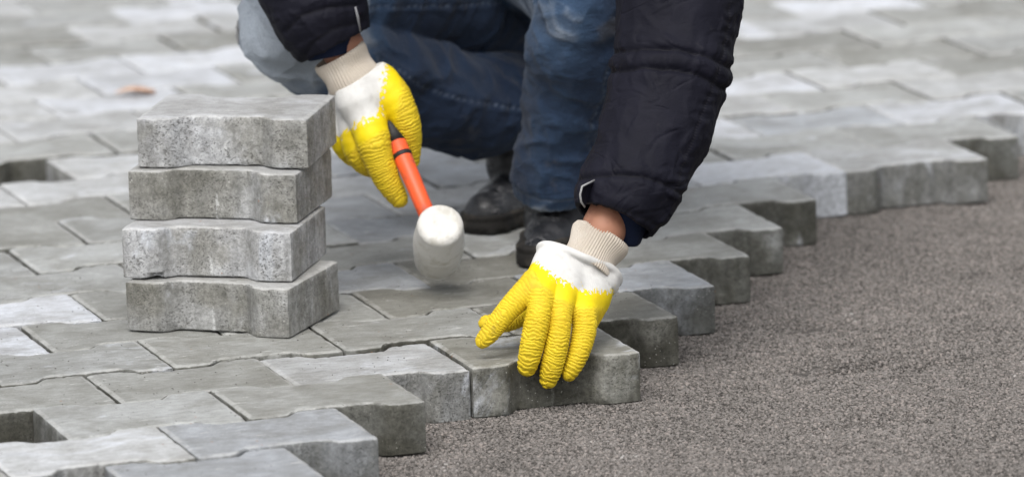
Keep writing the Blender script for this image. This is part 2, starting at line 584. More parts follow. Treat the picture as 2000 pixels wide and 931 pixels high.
def paver_mesh(name, nx, ny, nz, seed, rough=1.0, chip_at=None):
    """closed solid with pitted, slightly ragged arrises; the grid follows the outline"""
    hx = LEN / 2 - GAP
    u = np.linspace(-1, 1, nx + 1)
    v = np.linspace(-1, 1, ny + 1)
    if ny >= 8:
        v = np.sign(v) * (1 - (1 - np.abs(v)) ** 1.25)
    pts, rim, faces, key = [], [], [], {}
    cr = 0.0022

    def P(i, j, z, inset):
        x = u[i] * (hx - inset)
        w = float(half_width(np.array([x / (hx - inset) * LEN / 2]))[0]) - inset
        y = v[j] * w
        # rounded upright corners
        ex, ey = hx - inset - abs(x), w - abs(y)
        if ex < cr and ey < cr:
            k = cr * 0.3
            x -= math.copysign(k * (1 - ex / cr), x)
            y -= math.copysign(k * (1 - ey / cr), y)
        return (x, y, z)

    def vid(k, p, r):
        if k not in key:
            key[k] = len(pts)
            pts.append(p)
            rim.append(r)
        return key[k]
    ring = [(i, 0) for i in range(nx)] + [(nx, j) for j in range(ny)] + [(i, ny) for i in range(nx, 0, -1)] + [(0, j) for j in range(ny, 0, -1)]
    ch = 0.0015
    cw = 0.0042
    levels = [(0.0, cw, 1.0), (-ch * .9, 0.0004, 1.0), (-ch - .0006, 0.0, 0.5)] + [(-ch - .0006 - (THK - 2 * ch - .0006) * (k + 1) / nz, 0.0, 0.0) for k in range(nz)] + [(-THK, ch, 0.0)]
    for a in range(len(levels) - 1):
        for q in range(len(ring)):
            q2 = (q + 1) % len(ring)
            ids = []
            for lv, qq in ((a, q), (a + 1, q), (a + 1, q2), (a, q2)):
                i, j = ring[qq]
                z, ins, r = levels[lv]
                k = ('t', i, j) if lv == 0 else (('b', i, j) if lv == len(levels) - 1 else (lv, i, j))
                ids.append(vid(k, P(i, j, z, ins), r))
            faces.append(ids)
    for tag_, z, fl in (('t', 0.0, False), ('b', -THK, True)):
        for i in range(nx):
            for j in range(ny):
                q = [vid((tag_, a, b), P(a, b, z, ch if fl else cw), 0.0 if (a in (0, nx) or b in (0, ny)) and not fl else 0.0)
                     for a, b in ((i, j), (i + 1, j), (i + 1, j + 1), (i, j + 1))]
                faces.append(q[::-1] if fl else q)
    X = np.array(pts)
    rim = np.array(rim)
    # irregularity
    if rough:
        nrm = X.copy()
        nrm[:, 2] = 0
        n_ = nrm / np.linalg.norm(nrm + 1e-9, axis=1)[:, None]
        side = (X[:, 2] < -0.0001)
        S = X + seed * 1.7
        d = 0.00025 * fbm(S, 90, 3, seed) + 0.00035 * fbm(S, 400, 2, seed + 5)
        X = X + n_ * (d * side)[:, None] * rough
        edge = rim > 0.3
        chip = np.clip(fbm(S, 210, 3, seed + 9) - 0.12, 0, 1) * 0.0024
        X[:, 2] -= chip * edge * rough
        X = X - n_ * (chip * 0.7 * edge)[:, None]
        X[:, 2] += np.where(X[:, 2] > -0.0001, 0.00035 * fbm(S, 22, 2, seed + 3), 0)
        if chip_at is not None:
            dc = np.sqrt(((X[:, 0] - chip_at) / .011) ** 2 + ((X[:, 1] + HW - .002) / .009) ** 2 + ((X[:, 2] + THK) / .0075) ** 2)
            X[:, 1] += np.clip(1 - dc, 0, 1) * .013
            X[:, 2] += np.clip(1 - dc, 0, 1) * .006
        low = X[:, 2] < -THK + 0.001
        X[:, 2] += low * 0.0011 * fbm(S, 160, 3, seed + 12)
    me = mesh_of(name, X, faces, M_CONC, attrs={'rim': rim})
    me.polygons.foreach_set('use_smooth', np.zeros(len(me.polygons), bool))
    # smooth shading on the curved flanks only reads as one cast face
    me.polygons.foreach_set('use_smooth', np.ones(len(me.polygons), bool))
    try:
        me.set_sharp_from_angle(angle=math.radians(38))
    except Exception:
        pass
    return me


NEAR = [paver_mesh('paver', 64, 16, 9, k + 1) for k in range(5)]
CHIPPED = paver_mesh('paver', 64, 16, 9, 7, chip_at=-.06)
MIDM = [paver_mesh('paver', 32, 6, 3, k + 11, 0.8) for k in range(3)]
FARM = [paver_mesh('paver', 16, 2, 1, k + 21, 0.0) for k in range(2)]

TONES = {'w': ((0.44, 0.455, 0.485), 0.85), 'l': ((0.385, 0.395, 0.405), 0.55), 'm': ((0.300, 0.308, 0.304), 0.42),
         'g': ((0.245, 0.249, 0.238), 0.30), 'o': ((0.19, 0.188, 0.168), 0.18), 'b': ((0.29, 0.305, 0.325), 0.35)}
# tone of single pavers, by (row, right-hand joint in paver lengths), read off the photograph
SPEC = {(-3, -2.5): 'b', (-2, -2): 'b', (-2, -3): 'l', (-1, -1.5): 'g', (-1, -2.5): 'm', (0, -1): 'l', (0, -2): 'g',
        (0, -3): 'g', (1, .5): 'o', (1, -.5): 'g', (1, -1.5): 'g', (1, -2.5): 'm', (2, 1): 'b', (2, 0): 'o', (2, -1): 'g', (2, -2): 'g', (2, -3): 'w',
        (3, 1.5): 'g', (3, .5): 'o', (3, -.5): 'b', (3, -2.5): 'w', (3, -1.5): 'g', (4, 2): 'm', (4, 1): 'm', (4, 0): 'g', (4, -1): 'g', (4, -2): 'm', (5, 2.5): 'm',
        (5, .5): 'b', (5, 1.5): 'm', (5, -.5): 'm', (5, -1.5): 'm', (5, -2.5): 'm', (6, 3): 'w', (6, 4): 'l', (6, 0): 'b', (6, -1): 'm', (7, 4.5): 'm', (7, 3.5): 'm', (7, 2.5): 'm', (8, 5): 'w', (8, 4): 'b', (8, 3): 'w',
        (9, -.5): 'l', (8, -1): 'l', (8, 0): 'l', (12, 0): 'w', (13, .5): 'w', (13, -.5): 'l', (14, 1): 'w', (14, 0): 'w', (11, .5): 'l'}
JOG = {(0, -1): (0.0, 0.0, -0.0035, 0), (0, -2): (0, 0, -.001, 0), (2, 1): (0.0, 0.0, 0.001, 0), (1, .5): (0, 0, 0, .004),
       (-1, -1.5): (0.001, 0.0, 0.0015, 0.0), (6, 4): (-0.004, 0.004, 0.001, 0.01)}
RIGHT_END = {-5: -3.5, -4: -3, -3: -2.5, -2: -2, -1: -1.5, 0: -1, 1: .5, 2: 1, 3: 1.5, 4: 2, 5: 2.5, 6: 4, 7: 4.5, 8: 6, 9: 6.5, 10: 8}
HOLES = {(-1, -3.5), (-3, -3.5), (9, -1.5)}
pavement = bpy.data.objects.new('pavement', None)
COL.objects.link(pavement)
pavement['kind'] = 'structure'
pavement['label'] = 'grey interlocking concrete paving laid in staggered rows up to an open edge'
laid = []
for row in range(-6, 30):
    rmax = RIGHT_END.get(row, 12.0 if row > 10 else -4)
    i = rmax if row <= 10 else 12.0 - 0.5 * (row % 2)
    while i > -9:
        if (row, i) not in HOLES:
            cx, cy = (i - 0.5) * LEN + row * -0.0016, row * PITCH
            laid.append((row, i, cx, cy))
        i -= 1


def in_view(x, y, z=0.0):
    d = ROT.T @ (np.array([x, y, z]) - CAM)
    return 1000 + FPX * d[0] / -d[2], 465.5 - FPX * d[1] / -d[2]


single, rest = [], []
for L_ in laid:
    u, v = in_view(L_[2], L_[3])
    m = max(abs(u - 1000) - 1000, 0) + max(-v, v - 931, 0) * 1.3
    (single if m < 420 else rest).append((m, L_))
single.sort(key=lambda s: s[0])
rest = [s for s in single[296:]] + rest
single = single[:296]


def paint(o, tone, r):
    c, a = TONES[tone]
    k = 1 + r.uniform(-0.11, 0.09)
    o.color = (c[0] * k, c[1] * k, c[2] * k, min(1, max(0, a + r.uniform(-0.12, 0.12))))
    o['side_dark'] = {'w': 0.45, 'l': 0.7, 'm': 0.9, 'g': 1.0, 'o': 0.95, 'b': 0.75}[tone] * r.uniform(0.75, 1.1)


for m, (row, i, cx, cy) in single:
    r = random.Random(row * 131 + int(i * 2) * 17)
    jx, jy, jz, jr = JOG.get((row, i), (r.uniform(-.0012, .0012), r.uniform(-.001, .001), r.uniform(-.0016, .0016), r.uniform(-.006, .006)))
    me = r.choice(NEAR if row < 8 else MIDM)
    o = bpy.data.objects.new('paver', me)
    COL.objects.link(o)
    o.parent = pavement
    o.location = (cx + jx, cy + jy, jz)
    flip = math.pi if r.random() < 0.5 else 0
    o.rotation_euler = (r.uniform(-.008, .008), r.uniform(-.006, .006), jr + flip)
    u_ = r.random()
    far = row > 9
    dflt = ('w' if u_ < .13 else 'l' if u_ < .42 else 'm' if u_ < .74 else 'g') if far else ('l' if u_ < .2 else 'm' if u_ < .6 else 'g' if u_ < .85 else 'b')
    paint(o, SPEC.get((row, i), dflt), r)
# everything further off, past what can be told apart: one joined part
base = FARM[0]
nv = len(base.vertices)
bc = np.empty(nv * 3)
base.vertices.foreach_get('co', bc)
bc = bc.reshape(-1, 3)
bq = np.array([list(p.vertices) for p in base.polygons])
XX, QQ = [], []
for k, (m, (row, i, cx, cy)) in enumerate(rest):
    XX.append(bc + np.array([cx, cy, 0]))
    QQ.append(bq + nv * k)
o = link('distant_pavers', mesh_of('distant_pavers', np.concatenate(XX), np.concatenate(QQ), M_CONC, smooth=False), pavement, kind='stuff', loc=(0, 0, 0))
o.color = (0.34, 0.34, 0.335, 0.4)

# the paver under the hand and the stack of four: things of their own
o = link('paver', NEAR[1], label='edge paver of the laid rows being set by the hand in the yellow glove', cat='paver', group='loose concrete pavers',
         loc=(-0.0998, -0.0015, -0.0015), rot=(0.004, 0.004, 0.0))
o.color = (0.225, 0.225, 0.205, 0.62)
o['side_dark'] = 0.85
stack = [((-0.4965, 0.2695), (-0.3415, 0.1444), 2, (0.315, 0.317, 0.312, 0.40), 'lowest paver of the stack of four, resting directly on the laid paving'),
         ((-0.4968, 0.2819), (-0.3269, 0.1687), 3, (0.355, 0.360, 0.368, 0.42), 'second paver up in the stack, with a small dark chip low at the front'),
         ((-0.4759, 0.3203), (-0.3073, 0.2082), 0, (0.325, 0.329, 0.330, 0.45), 'third paver from the bottom of the stack, just under the topmost one'),
         ((-0.4619, 0.3336), (-0.2876, 0.2159), 4, (0.36, 0.366, 0.375, 0.45), 'topmost paver of the stack of four, its whole upper face showing')]
for k, (fl, fr, mi, colr, lab) in enumerate(stack):
    fl, fr = np.array(fl), np.array(fr)
    yaw = math.radians(-19.05 - (20.0, 13.0, 13.5, 10.5)[k])
    d = np.array([math.cos(yaw), math.sin(yaw)])
    n = np.array([-d[1], d[0]])
    c = (fl + fr) / 2 + n * (HW - 0.003)
    o = link('paver', CHIPPED if k == 1 else NEAR[mi], label=lab, cat='paver', group='loose concrete pavers',
             loc=(c[0], c[1], THK * (k + 1) + 0.0010 + k * 0.0013), rot=((0.004, -0.003, 0.002, 0.0)[k], (-0.004, 0.003, 0.002, -0.003)[k], yaw))
    o.color = colr
    o.scale = (1.012, 1.012, 1.0)
    o['side_dark'] = (0.35, 0.12, 0.2, 0.1)[k]

# ------------------------------------------------------------------ gravel bed
GZ = -THK - 0.0022


def ground_z(X):
    z = 0.0040 * fbm(X * np.array([1, 1, 0]), 4.5, 3, 3) + 0.0016 * fbm(X * np.array([1, 1.5, 0]), 24, 2, 8)
    g = lambda x, y, a, b: np.exp(-(((X[:, 0] - x) / a) ** 2 + ((X[:, 1] - y) / b) ** 2))
    rag = 1 + 0.6 * noise(X, 45, 4)
    dent = (0.012 * g(.27, -.015, .055, .028) + 0.007 * g(.35, -.06, .05, .02) + 0.006 * g(.13, -.085, .05, .02) + .006 * g(.30, .19, .03, .02)) * rag
    dent2 = 0.005 * g(.20, -.30, .10, .03) + .005 * g(.75, .35, .12, .05)
    ridge = 0.005 * g(.24, -.075, .10, .025) + .003 * g(.45, .1, .10, .04)
    return z - dent - dent2 + ridge


def grid(x0, x1, y0, y1, st):
    xs, ys = np.arange(x0, x1 + 1e-6, st), np.arange(y0, y1 + 1e-6, st)
    A, B = np.meshgrid(xs, ys, indexing='ij')
    X = np.stack([A.ravel(), B.ravel(), np.zeros(A.size)], 1)
    I = np.arange(A.size).reshape(A.shape)
    Q = np.stack([I[:-1, :-1].ravel(), I[1:, :-1].ravel(), I[1:, 1:].ravel(), I[:-1, 1:].ravel()], 1)
    return X, Q


coords = np.concatenate([-np.geomspace(60, 1.7, 14), np.linspace(-1.6, 1.9, 150), np.geomspace(2.1, 60, 14)])
cy_ = np.concatenate([-np.geomspace(60, 1.8, 14), np.linspace(-1.6, 1.9, 150), np.geomspace(2.1, 90, 14)])
A, B = np.meshgrid(coords, cy_, indexing='ij')
X = np.stack([A.ravel(), B.ravel(), np.zeros(A.size)], 1)
I = np.arange(A.size).reshape(A.shape)
Q = np.stack([I[:-1, :-1].ravel(), I[1:, :-1].ravel(), I[1:, 1:].ravel(), I[:-1, 1:].ravel()], 1)
X[:, 2] = GZ + ground_z(X) - 0.0005
link('ground', mesh_of('ground', X, Q, M_BED), label='bare bed of fine grey gravel raked level beside the paving', kind='structure')

# loose grains: scattered over the open part of the bed
X, Q = grid(-0.9, 1.75, -1.35, 1.30, 0.02)
X[:, 2] = GZ + ground_z(X)
ctr = X[Q].mean(1)
ex = 0.2 * np.interp(ctr[:, 1] / PITCH, sorted(RIGHT_END), [RIGHT_END[k] for k in sorted(RIGHT_END)])
keep = (ctr[:, 0] > ex - 0.22) | (((ctr[:, 0] + 0.8) ** 2 + (ctr[:, 1] + 0.14) ** 2) < 0.03) | (((ctr[:, 0] + 0.8) ** 2 + (ctr[:, 1] + 0.42) ** 2) < 0.03)
vis = np.array([in_view(*c[:2], -THK) for c in ctr])
keep &= (np.abs(vis[:, 0] - 1000) < 1550) & (vis[:, 1] < 1250) & (vis[:, 1] > 150)
gm = mesh_of('gravel', X, Q[keep], M_GRAIN)
gravel = link('gravel', gm, label='loose fine gravel grains covering the open bed', kind='stuff')


def grain_meshes():
    out = []
    t = (1 + 5 ** 0.5) / 2
    V = np.array([(-1, t, 0), (1, t, 0), (-1, -t, 0), (1, -t, 0), (0, -1, t), (0, 1, t), (0, -1, -t), (0, 1, -t), (t, 0, -1), (t, 0, 1), (-t, 0, -1), (-t, 0, 1)]) / 1.9
    F = [(0, 11, 5), (0, 5, 1), (0, 1, 7), (0, 7, 10), (0, 10, 11), (1, 5, 9), (5, 11, 4), (11, 10, 2), (10, 7, 6), (7, 1, 8),
         (3, 9, 4), (3, 4, 2), (3, 2, 6), (3, 6, 8), (3, 8, 9), (4, 9, 5), (2, 4, 11), (6, 2, 10), (8, 6, 7), (9, 8, 1)]
    for k in range(3):
        W = V * (1 + RS.uniform(-.3, .25, V.shape)) * np.array([1.0, 0.8, 0.62]) * 0.5
        out.append(mesh_of('gravel_grain', W, F, M_GRAIN, smooth=False))
    return out


GM = grain_meshes()


def scatter_nodes(name, grains, density, smin_, smax_, seed):
    ng = bpy.data.node_groups.new(name, 'GeometryNodeTree')
    ng.interface.new_socket('Geometry', in_out='INPUT', socket_type='NodeSocketGeometry')
    ng.interface.new_socket('Geometry', in_out='OUTPUT', socket_type='NodeSocketGeometry')
    N, Lk = ng.nodes, ng.links
    gi, go = N.new('NodeGroupInput'), N.new('NodeGroupOutput')
    join = N.new('GeometryNodeJoinGeometry')
    for k, me in enumerate(grains):
        dp = N.new('GeometryNodeDistributePointsOnFaces')
        dp.inputs['Density'].default_value = density / len(grains)
        dp.inputs['Seed'].default_value = seed + k
        Lk.new(gi.outputs[0], dp.inputs['Mesh'])
        st = N.new('GeometryNodeStoreNamedAttribute')
        st.data_type = 'FLOAT'
        st.domain = 'POINT'
        st.inputs['Name'].default_value = 'tone'
        rv = N.new('FunctionNodeRandomValue')
        rv.data_type = 'FLOAT'
        rv.inputs['Seed'].default_value = 90 + k
        Lk.new(rv.outputs[1], [s for s in st.inputs if s.name == 'Value' and s.enabled][0])
        Lk.new(dp.outputs['Points'], st.inputs['Geometry'])
        src = N.new('GeometryNodeObjectInfo')
        src.inputs['Object'].default_value = me
        ip = N.new('GeometryNodeInstanceOnPoints')
        Lk.new(st.outputs['Geometry'], ip.inputs['Points'])
        Lk.new(src.outputs['Geometry'], ip.inputs['Instance'])
        rr = N.new('FunctionNodeRandomValue')
        rr.data_type = 'FLOAT_VECTOR'
        rr.inputs[0].default_value = (-0.6, -0.6, 0)
        rr.inputs[1].default_value = (0.6, 0.6, 6.28)
        rr.inputs['Seed'].default_value = 5 + k
        Lk.new(rr.outputs[0], ip.inputs['Rotation'])
        sv = N.new('FunctionNodeRandomValue')
        sv.data_type = 'FLOAT'
        sv.inputs[2].default_value = 0.0
        sv.inputs[3].default_value = 1.0
        sv.inputs['Seed'].default_value = 31 + k
        pw = N.new('ShaderNodeMath')
        pw.operation = 'POWER'
        pw.inputs[1].default_value = 4.5
        Lk.new(sv.outputs[1], pw.inputs[0])
        mm = N.new('ShaderNodeMapRange')
        mm.inputs[3].default_value = smin_
        mm.inputs[4].default_value = smax_
        Lk.new(pw.outputs[0], mm.inputs[0])
        Lk.new(mm.outputs[0], ip.inputs['Scale'])
        Lk.new(ip.outputs[0], join.inputs[0])
    Lk.new(join.outputs[0], go.inputs[0])
    return ng


grain_objs = []
for k, me in enumerate(GM):                       # one real grain of each shape lies in the bed and is repeated from there
    g = link('gravel_grain', me, gravel, kind='stuff', loc=(0.30 + 0.05 * k, -0.2 + 0.03 * k, GZ - 0.02))
    g.scale = (0.003, 0.003, 0.003)
    grain_objs.append(g)
md = gravel.modifiers.new('grains', 'NODES')
md.node_group = scatter_nodes('grain_scatter', grain_objs, 290000, 0.0017, 0.0058, 3)

# sand crumbs and dust bits lying on the paver tops near the work
cr_x, cr_q = [], []
b = len(GM[0].vertices)
gv = np.array([v.co[:] for v in GM[0].vertices])
gf = np.array([list(p.vertices) for p in GM[0].polygons])
for k in range(1500):
    u, v = random.uniform(-100, 1300), random.uniform(330, 931)
    d = ROT @ np.array([(u - 1000.0) / FPX, -(v - 465.5) / FPX, -1.0])
    p = CAM + d * (-CAM[2] / d[2])
    if p[0] > 0.2 * (np.interp(p[1] / PITCH, sorted(RIGHT_END), [RIGHT_END[q] for q in sorted(RIGHT_END)])) - 0.03:
        continue
    s = random.uniform(0.0006, 0.0020)
    a = random.uniform(0, 6.28)
    R2 = np.array([[math.cos(a), -math.sin(a), 0], [math.sin(a), math.cos(a), 0], [0, 0, 1]])
    cr_q.append(gf + len(cr_x) * b)
    cr_x.append((gv * s) @ R2.T + p + np.array([0, 0, 0.0008]))
link('crumbs', mesh_of('crumbs', np.concatenate(cr_x), np.concatenate(cr_q), M_BED, smooth=False), label='tiny crumbs of grit strewn over the paver tops', kind='stuff')

# dry leaf behind the stack
lp = at(264, 189, 1.715)
n = 13
lx, lq = [], []
for a in range(n):
    s = a / (n - 1)
    w = 0.016 * math.sin(math.pi * s) ** 0.7 + 0.0008
    for b_ in range(5):
        c = b_ / 2 - 1
        lx.append((s * 0.056 - 0.028, c * w * .8, 0.003 + 0.006 * abs(c) * math.sin(2.4 * s) + 0.002 * math.sin(5 * s)))
for a in range(n - 1):
    for b_ in range(4):
        k = a * 5 + b_
        lq.append((k, k + 5, k + 6, k + 1))
leaf = link('dry_leaf', mesh_of('dry_leaf', np.array(lx), lq, M_LEAF), label='small curled orange brown leaf lying on the paving behind the stack', cat='leaf',
            loc=(lp[0], lp[1], 0.001), rot=(0, 0, -0.3))
sol = leaf.modifiers.new('thickness', 'SOLIDIFY')
sol.thickness = 0.0008

# ------------------------------------------------------------------ the worker
PX = bpy.data.objects.new('person', None)
COL.objects.link(PX)
PX.location = (0.06, 0.55, 0.0)
PX['label'] = 'crouching worker in dark quilted jacket, worn blue jeans and yellow gloves, holding a mallet'
PX['category'] = 'person'


def J(u, v, y, r):
    return (at(u, v, y), px(r, y))


def W3(x, y, z, r):
    return (np.array([x, y, z]), r)


def spline(pts, m=3):
    """rounds the bends of a chain (Catmull-Rom), so that joints do not read as knobs"""
    P = [np.append(p, r) for p, r in pts]
    P = [2 * P[0] - P[1]] + P + [2 * P[-1] - P[-2]]
    out = []
    for i in range(1, len(P) - 2):
        for k in range(m):
            t = k / m
            a, b, c, d = P[i - 1:i + 3]
            q = 0.5 * (2 * b + (c - a) * t + (2 * a - 5 * b + 4 * c - d) * t * t + (3 * b - a - 3 * c + d) * t ** 3)
            out.append((q[:3], float(q[3])))
    out.append((P[-2][:3], float(P[-2][3])))
    return out


def bounds(chains, pad):
    P = np.array([p for c in chains for p, r in c])
    R_ = np.array([r for c in chains for p, r in c])[:, None]
    return (P - R_).min(0) - pad, (P + R_).max(0) + pad


def frame_angle(X, pts):
    """length along and angle round the nearest bone of a chain"""
    best = np.full(len(X), 1e9)
    s_, th_ = np.zeros(len(X)), np.zeros(len(X))
    l0 = 0
    for (a, ra), (b, rb) in zip(pts[:-1], pts[1:]):
        d, t = seg(X, a, b, ra, rb)
        ax = (b - a) / np.linalg.norm(b - a)
        e1 = ROT[:, 0] - ax * (ROT[:, 0] @ ax)
        e1 /= np.linalg.norm(e1)
        e2 = np.cross(ax, e1)
        tt = ((X - a) @ ax)
        m = d < best
        best = np.where(m, d, best)
        s_ = np.where(m, l0 + np.clip(tt, -0.05, np.linalg.norm(b - a) + 0.05), s_)
        th_ = np.where(m, np.arctan2((X - a) @ e2, (X - a) @ e1), th_)
        l0 += np.linalg.norm(b - a)
    return s_, th_


def line_dist(X, pl, y):
    """distance of cloth points from a seam running through the given points, and length along it"""
    pts = [at(u, v, y) for u, v in pl]
    to2 = lambda p: np.stack([(p - CAM) @ ROT[:, 0], (p - CAM) @ ROT[:, 1]], -1) / (-(p - CAM) @ ROT[:, 2])[..., None] * 7.0
    P2 = to2(X)
    best, al, l0 = np.full(len(X), 1e9), np.zeros(len(X)), 0
    for a, b in zip(pts[:-1], pts[1:]):
        a2, b2 = to2(a), to2(b)
        ab = b2 - a2
        t = np.clip((P2 - a2) @ ab / (ab @ ab), 0, 1)
        d = np.linalg.norm(P2 - a2 - t[:, None] * ab, axis=1)
        al = np.where(d < best, l0 + t * np.linalg.norm(ab), al)
        best = np.minimum(best, d)
        l0 += np.linalg.norm(ab)
    return best, al


# ---- body under the clothes (skin shows at the wrists and face)
hipL, hipR = np.array([0.19, 0.84, 0.30]), np.array([0.01, 0.88, 0.30])
kneeL, kneeR = at(1140, 5, 0.40), at(600, 52, 0.57)
ankL, ankR = at(1098, 430, 0.49), at(1004, 235, 0.69)
shL, shR = np.array([0.34, 0.44, 0.66]), np.array([-0.05, 0.52, 0.70])
elL, elR = at(1338, -20, 0.08), np.array([-0.27, 0.50, 0.50])
wrL, wrR = at(1178, 450, -0.015), at(668, 92, 0.425)
haL, haR = at(1124, 562, -.028), at(712, 215, 0.405)
gtoeL, gtoeR = at(1070, 480, 0.46), at(970, 420, 0.64)
head = np.array([0.10, 0.28, 0.93])
neck = np.array([0.14, 0.42, 0.76])
body_ch = [
    [(head + np.array([0, .03, .03]), .092), (head + np.array([0, -.015, -.03]), .082), (head + np.array([-.005, -.05, -.085]), .045)],
    [(head + np.array([.01, .04, -.05]), .058), (neck, .055)],
    [(neck, .05), (np.array([0.14, .55, .62]), .10), (np.array([0.12, .72, .47]), .11), (np.array([0.10, .86, .34]), .09)],
    [(shL, .04), (neck, .05), (shR, .04)],
    [(shL, .04), (elL, .030), (wrL, .0225), (haL, .005)],
    [(shR, .04), (elR, .030), (wrR, .0235), (haR, .010)],
    [(hipL, .06), (np.array([0.16, .62, .355]), .05), (kneeL, .028), (ankL, .024), (gtoeL, .014)],
    [(hipR, .06), (np.array([.06, .74, .33]), .05), (kneeR, .030), (at(850, 184, .63), .028), (ankR, .018), (at(998, 372, 0.69), .018), (gtoeR, .014)],
]
EYES = [head + np.array([-.034, -.083, -.012]), head + np.array([.028, -.086, -.012])]


def f_body(P):
    D = None
    for c in body_ch:
        d = chain(P, c, 0.012)
        D = d if D is None else smin(D, d, 0.012)
    nose, _ = seg(P, head + np.array([-.004, -.088, -.005]), head + np.array([-.006, -.112, -.045]), .007, .013)
    D = smin(D, nose, .012)
    for s in (-1, 1):
        ear, _ = seg(P, head + np.array([.092 * s, .02, -.0]), head + np.array([.09 * s, .015, -.035]), .013, .009)
        D = smin(D, ear, .008)
    lips, _ = seg(P, head + np.array([-.026, -.088, -.075]), head + np.array([.018, -.09, -.075]), .008, .008)
    D = smin(D, lips, .006)
    slit, _ = seg(P, head + np.array([-.026, -.099, -.076]), head + np.array([.018, -.101, -.076]), .002, .002)
    D = np.maximum(D, -slit)
    for e in EYES:
        D = -smin(-D, np.linalg.norm(P - e + np.array([0, .012, 0]), axis=1) - .015, .01)
    return D


lo, hi = bounds(body_ch, 0.03)
X, Q = surface(f_body, lo, hi, 0.0075, 2)
link('body', mesh_of('body', X, Q, M_SKIN), PX)


def blob(name, fn, lo, hi, h, mat, parent=PX, **kw):
    X, Q = surface(fn, lo, hi, h)
    return link(name, mesh_of(name, X, Q, mat), parent, **kw)


for e in EYES:
    e_ = e + np.array([0, .003, 0])
    blob('eye', lambda P, e_=e_: np.linalg.norm(P - e_, axis=1) - 0.012, e_ - .02, e_ + .02, 0.003, M_EYE)
cap_c = head + np.array([0, .035, .045])
blob('knit_cap', lambda P: np.maximum(np.abs(np.linalg.norm(P - cap_c, axis=1) - 0.099) - 0.004, -(P[:, 2] - cap_c[2] + 0.035 - 0.3 * (cap_c[1] - P[:, 1]) * 0.2)),
     cap_c - .12, cap_c + .12, 0.005, M_HAIR)

# ---- jeans
legL = [J(1092, 378, .485, 78), J(1090, 318, .475, 78), J(1104, 210, .45, 76), J(1124, 100, .41, 84), J(1140, 8, .385, 92)]
thighL = [legL[-1], (np.array([0.16, .62, .355]), .095), (hipL, .125)]
legR = [J(992, 264, .665, 44), J(972, 205, .66, 92), J(930, 210, .65, 90), J(850, 184, .63, 88), J(740, 140, .605, 86), J(650, 98, .585, 84), J(566, 52, .565, 103)]
thighR = [J(575, 10, .575, 106), J(760, -14, .64, 92), J(900, 0, .70, 104), J(1010, 10, .76, 112), (hipR, .125)]
seatc = [(hipL, .125), (np.array([.10, .90, .34]), .13), (hipR, .125)]
hemL_n = (legL[0][0] - legL[1][0])
hemL_n /= np.linalg.norm(hemL_n)
hemR_n = (legR[0][0] - legR[1][0])
hemR_n /= np.linalg.norm(hemR_n)
hemL_p = at(1090, 377, .485)
hemR_p = at(990, 268, .665)


def f_jeans(P):
    a = chain(P, legL, .03)
    a = smin(a, chain(P, thighL, .03), .012)
    wl = fbm(P * np.array([1, 1, 1.9]), 9, 2, 2)
    b = chain(P, legR, .03)
    c = chain(P, thighR, .04)
    b = smin(b, c, .004)
    D = smin(a, smin(b, chain(P, seatc, .04), .02), .006)
    D = D + 0.0055 * wl
    cutL = (P - hemL_p) @ hemL_n
    near = np.linalg.norm(P - hemL_p, axis=1) < .13
    D = np.where(near, np.maximum(D, cutL), D)
    cutR = (P - hemR_p) @ hemR_n
    near = np.linalg.norm(P - hemR_p, axis=1) < .085
    D = np.where(near, np.maximum(D, cutR), D)
    # hollow hems
    iL = np.maximum(chain(P, legL[:2], .02) + .004, -(cutL + .05))
    iR = np.maximum(chain(P, legR[:2], .02) + .004, -(cutR + .04))
    return np.maximum(np.maximum(D, -iL), -iR)


lo, hi = bounds([legL, thighL, legR, thighR, seatc], 0.02)
X, Q = surface(f_jeans, lo, hi, 0.0030)
G = grad(f_jeans, X, .003)
sL, tL = frame_angle(X, legL)
sR, tR = frame_angle(X, legR)
dL, dR = np.minimum(chain(X, legL, .02), chain(X, thighL, .02)), np.minimum(chain(X, legR, .02), chain(X, thighR, .02))
isL = dL < dR


def ridged(n):
    return (1 - np.abs(n)) ** 3


# cloth folds: bands across each leg, tight behind the knee and gathered over the hem
S = np.stack([X[:, 0] * 1.0, X[:, 1], X[:, 2]], 1)
wL = np.stack([np.cos(tL) * .5, sL * 17 + .5 * np.sin(tL * 1.3), np.sin(tL) * .5], 1)
wR = np.stack([np.cos(tR) * .6, sR * 13 + 1.2 * np.cos(tR), np.sin(tR) * .6], 1)
fo = np.where(isL, ridged(fbm(wL, 1.3, 2, 5)) * (0.35 + 0.9 * np.exp(-sL / .06)), ridged(fbm(wR, 1.25, 2, 9)) * .75)
w3 = np.where(isL[:, None], np.stack([np.cos(tL) * 1.1 + sL * 6, sL * 26, np.sin(tL) * 1.1], 1), np.stack([np.cos(tR) * 1.2 + sR * 5, sR * 22, np.sin(tR) * 1.2], 1))
f2 = ridged(fbm(w3, 1.3, 2, 15))
dsp = 0.0088 * (fo - .35) + 0.0034 * (f2 - .35) + 0.0022 * fbm(S, 30, 2, 4)
dsp = dsp * np.where(isL, .25 + .75 * sstep(.012, .045, sL), .3 + .7 * sstep(.02, .05, sR))
hem = np.where(isL, np.abs(sL - .017), np.abs(sR - .03))
dsp = dsp - 0.0012 * np.exp(-(hem / .0025) ** 2)
hem_low = isL & (sL < .03)
dsp = dsp + np.where(hem_low, 0.0005 * np.sin(tL * 24 + 2 * noise(X, 30)), 0)
facing = sstep(-.05, .15, G @ ROT[:, 2])
SE = [([(1207, 60), (1207, 80), (1185, 150), (1179, 190), (1161, 236), (1150, 268), (1160, 311), (1172, 350)], 1), ([(733, 112), (776, 137), (828, 170), (884, 189), (935, 200), (991, 210), (1040, 214)], 0),
      ([(690, 22), (703, 19), (751, 13), (837, 13), (965, 6), (1040, 4)], 0)]
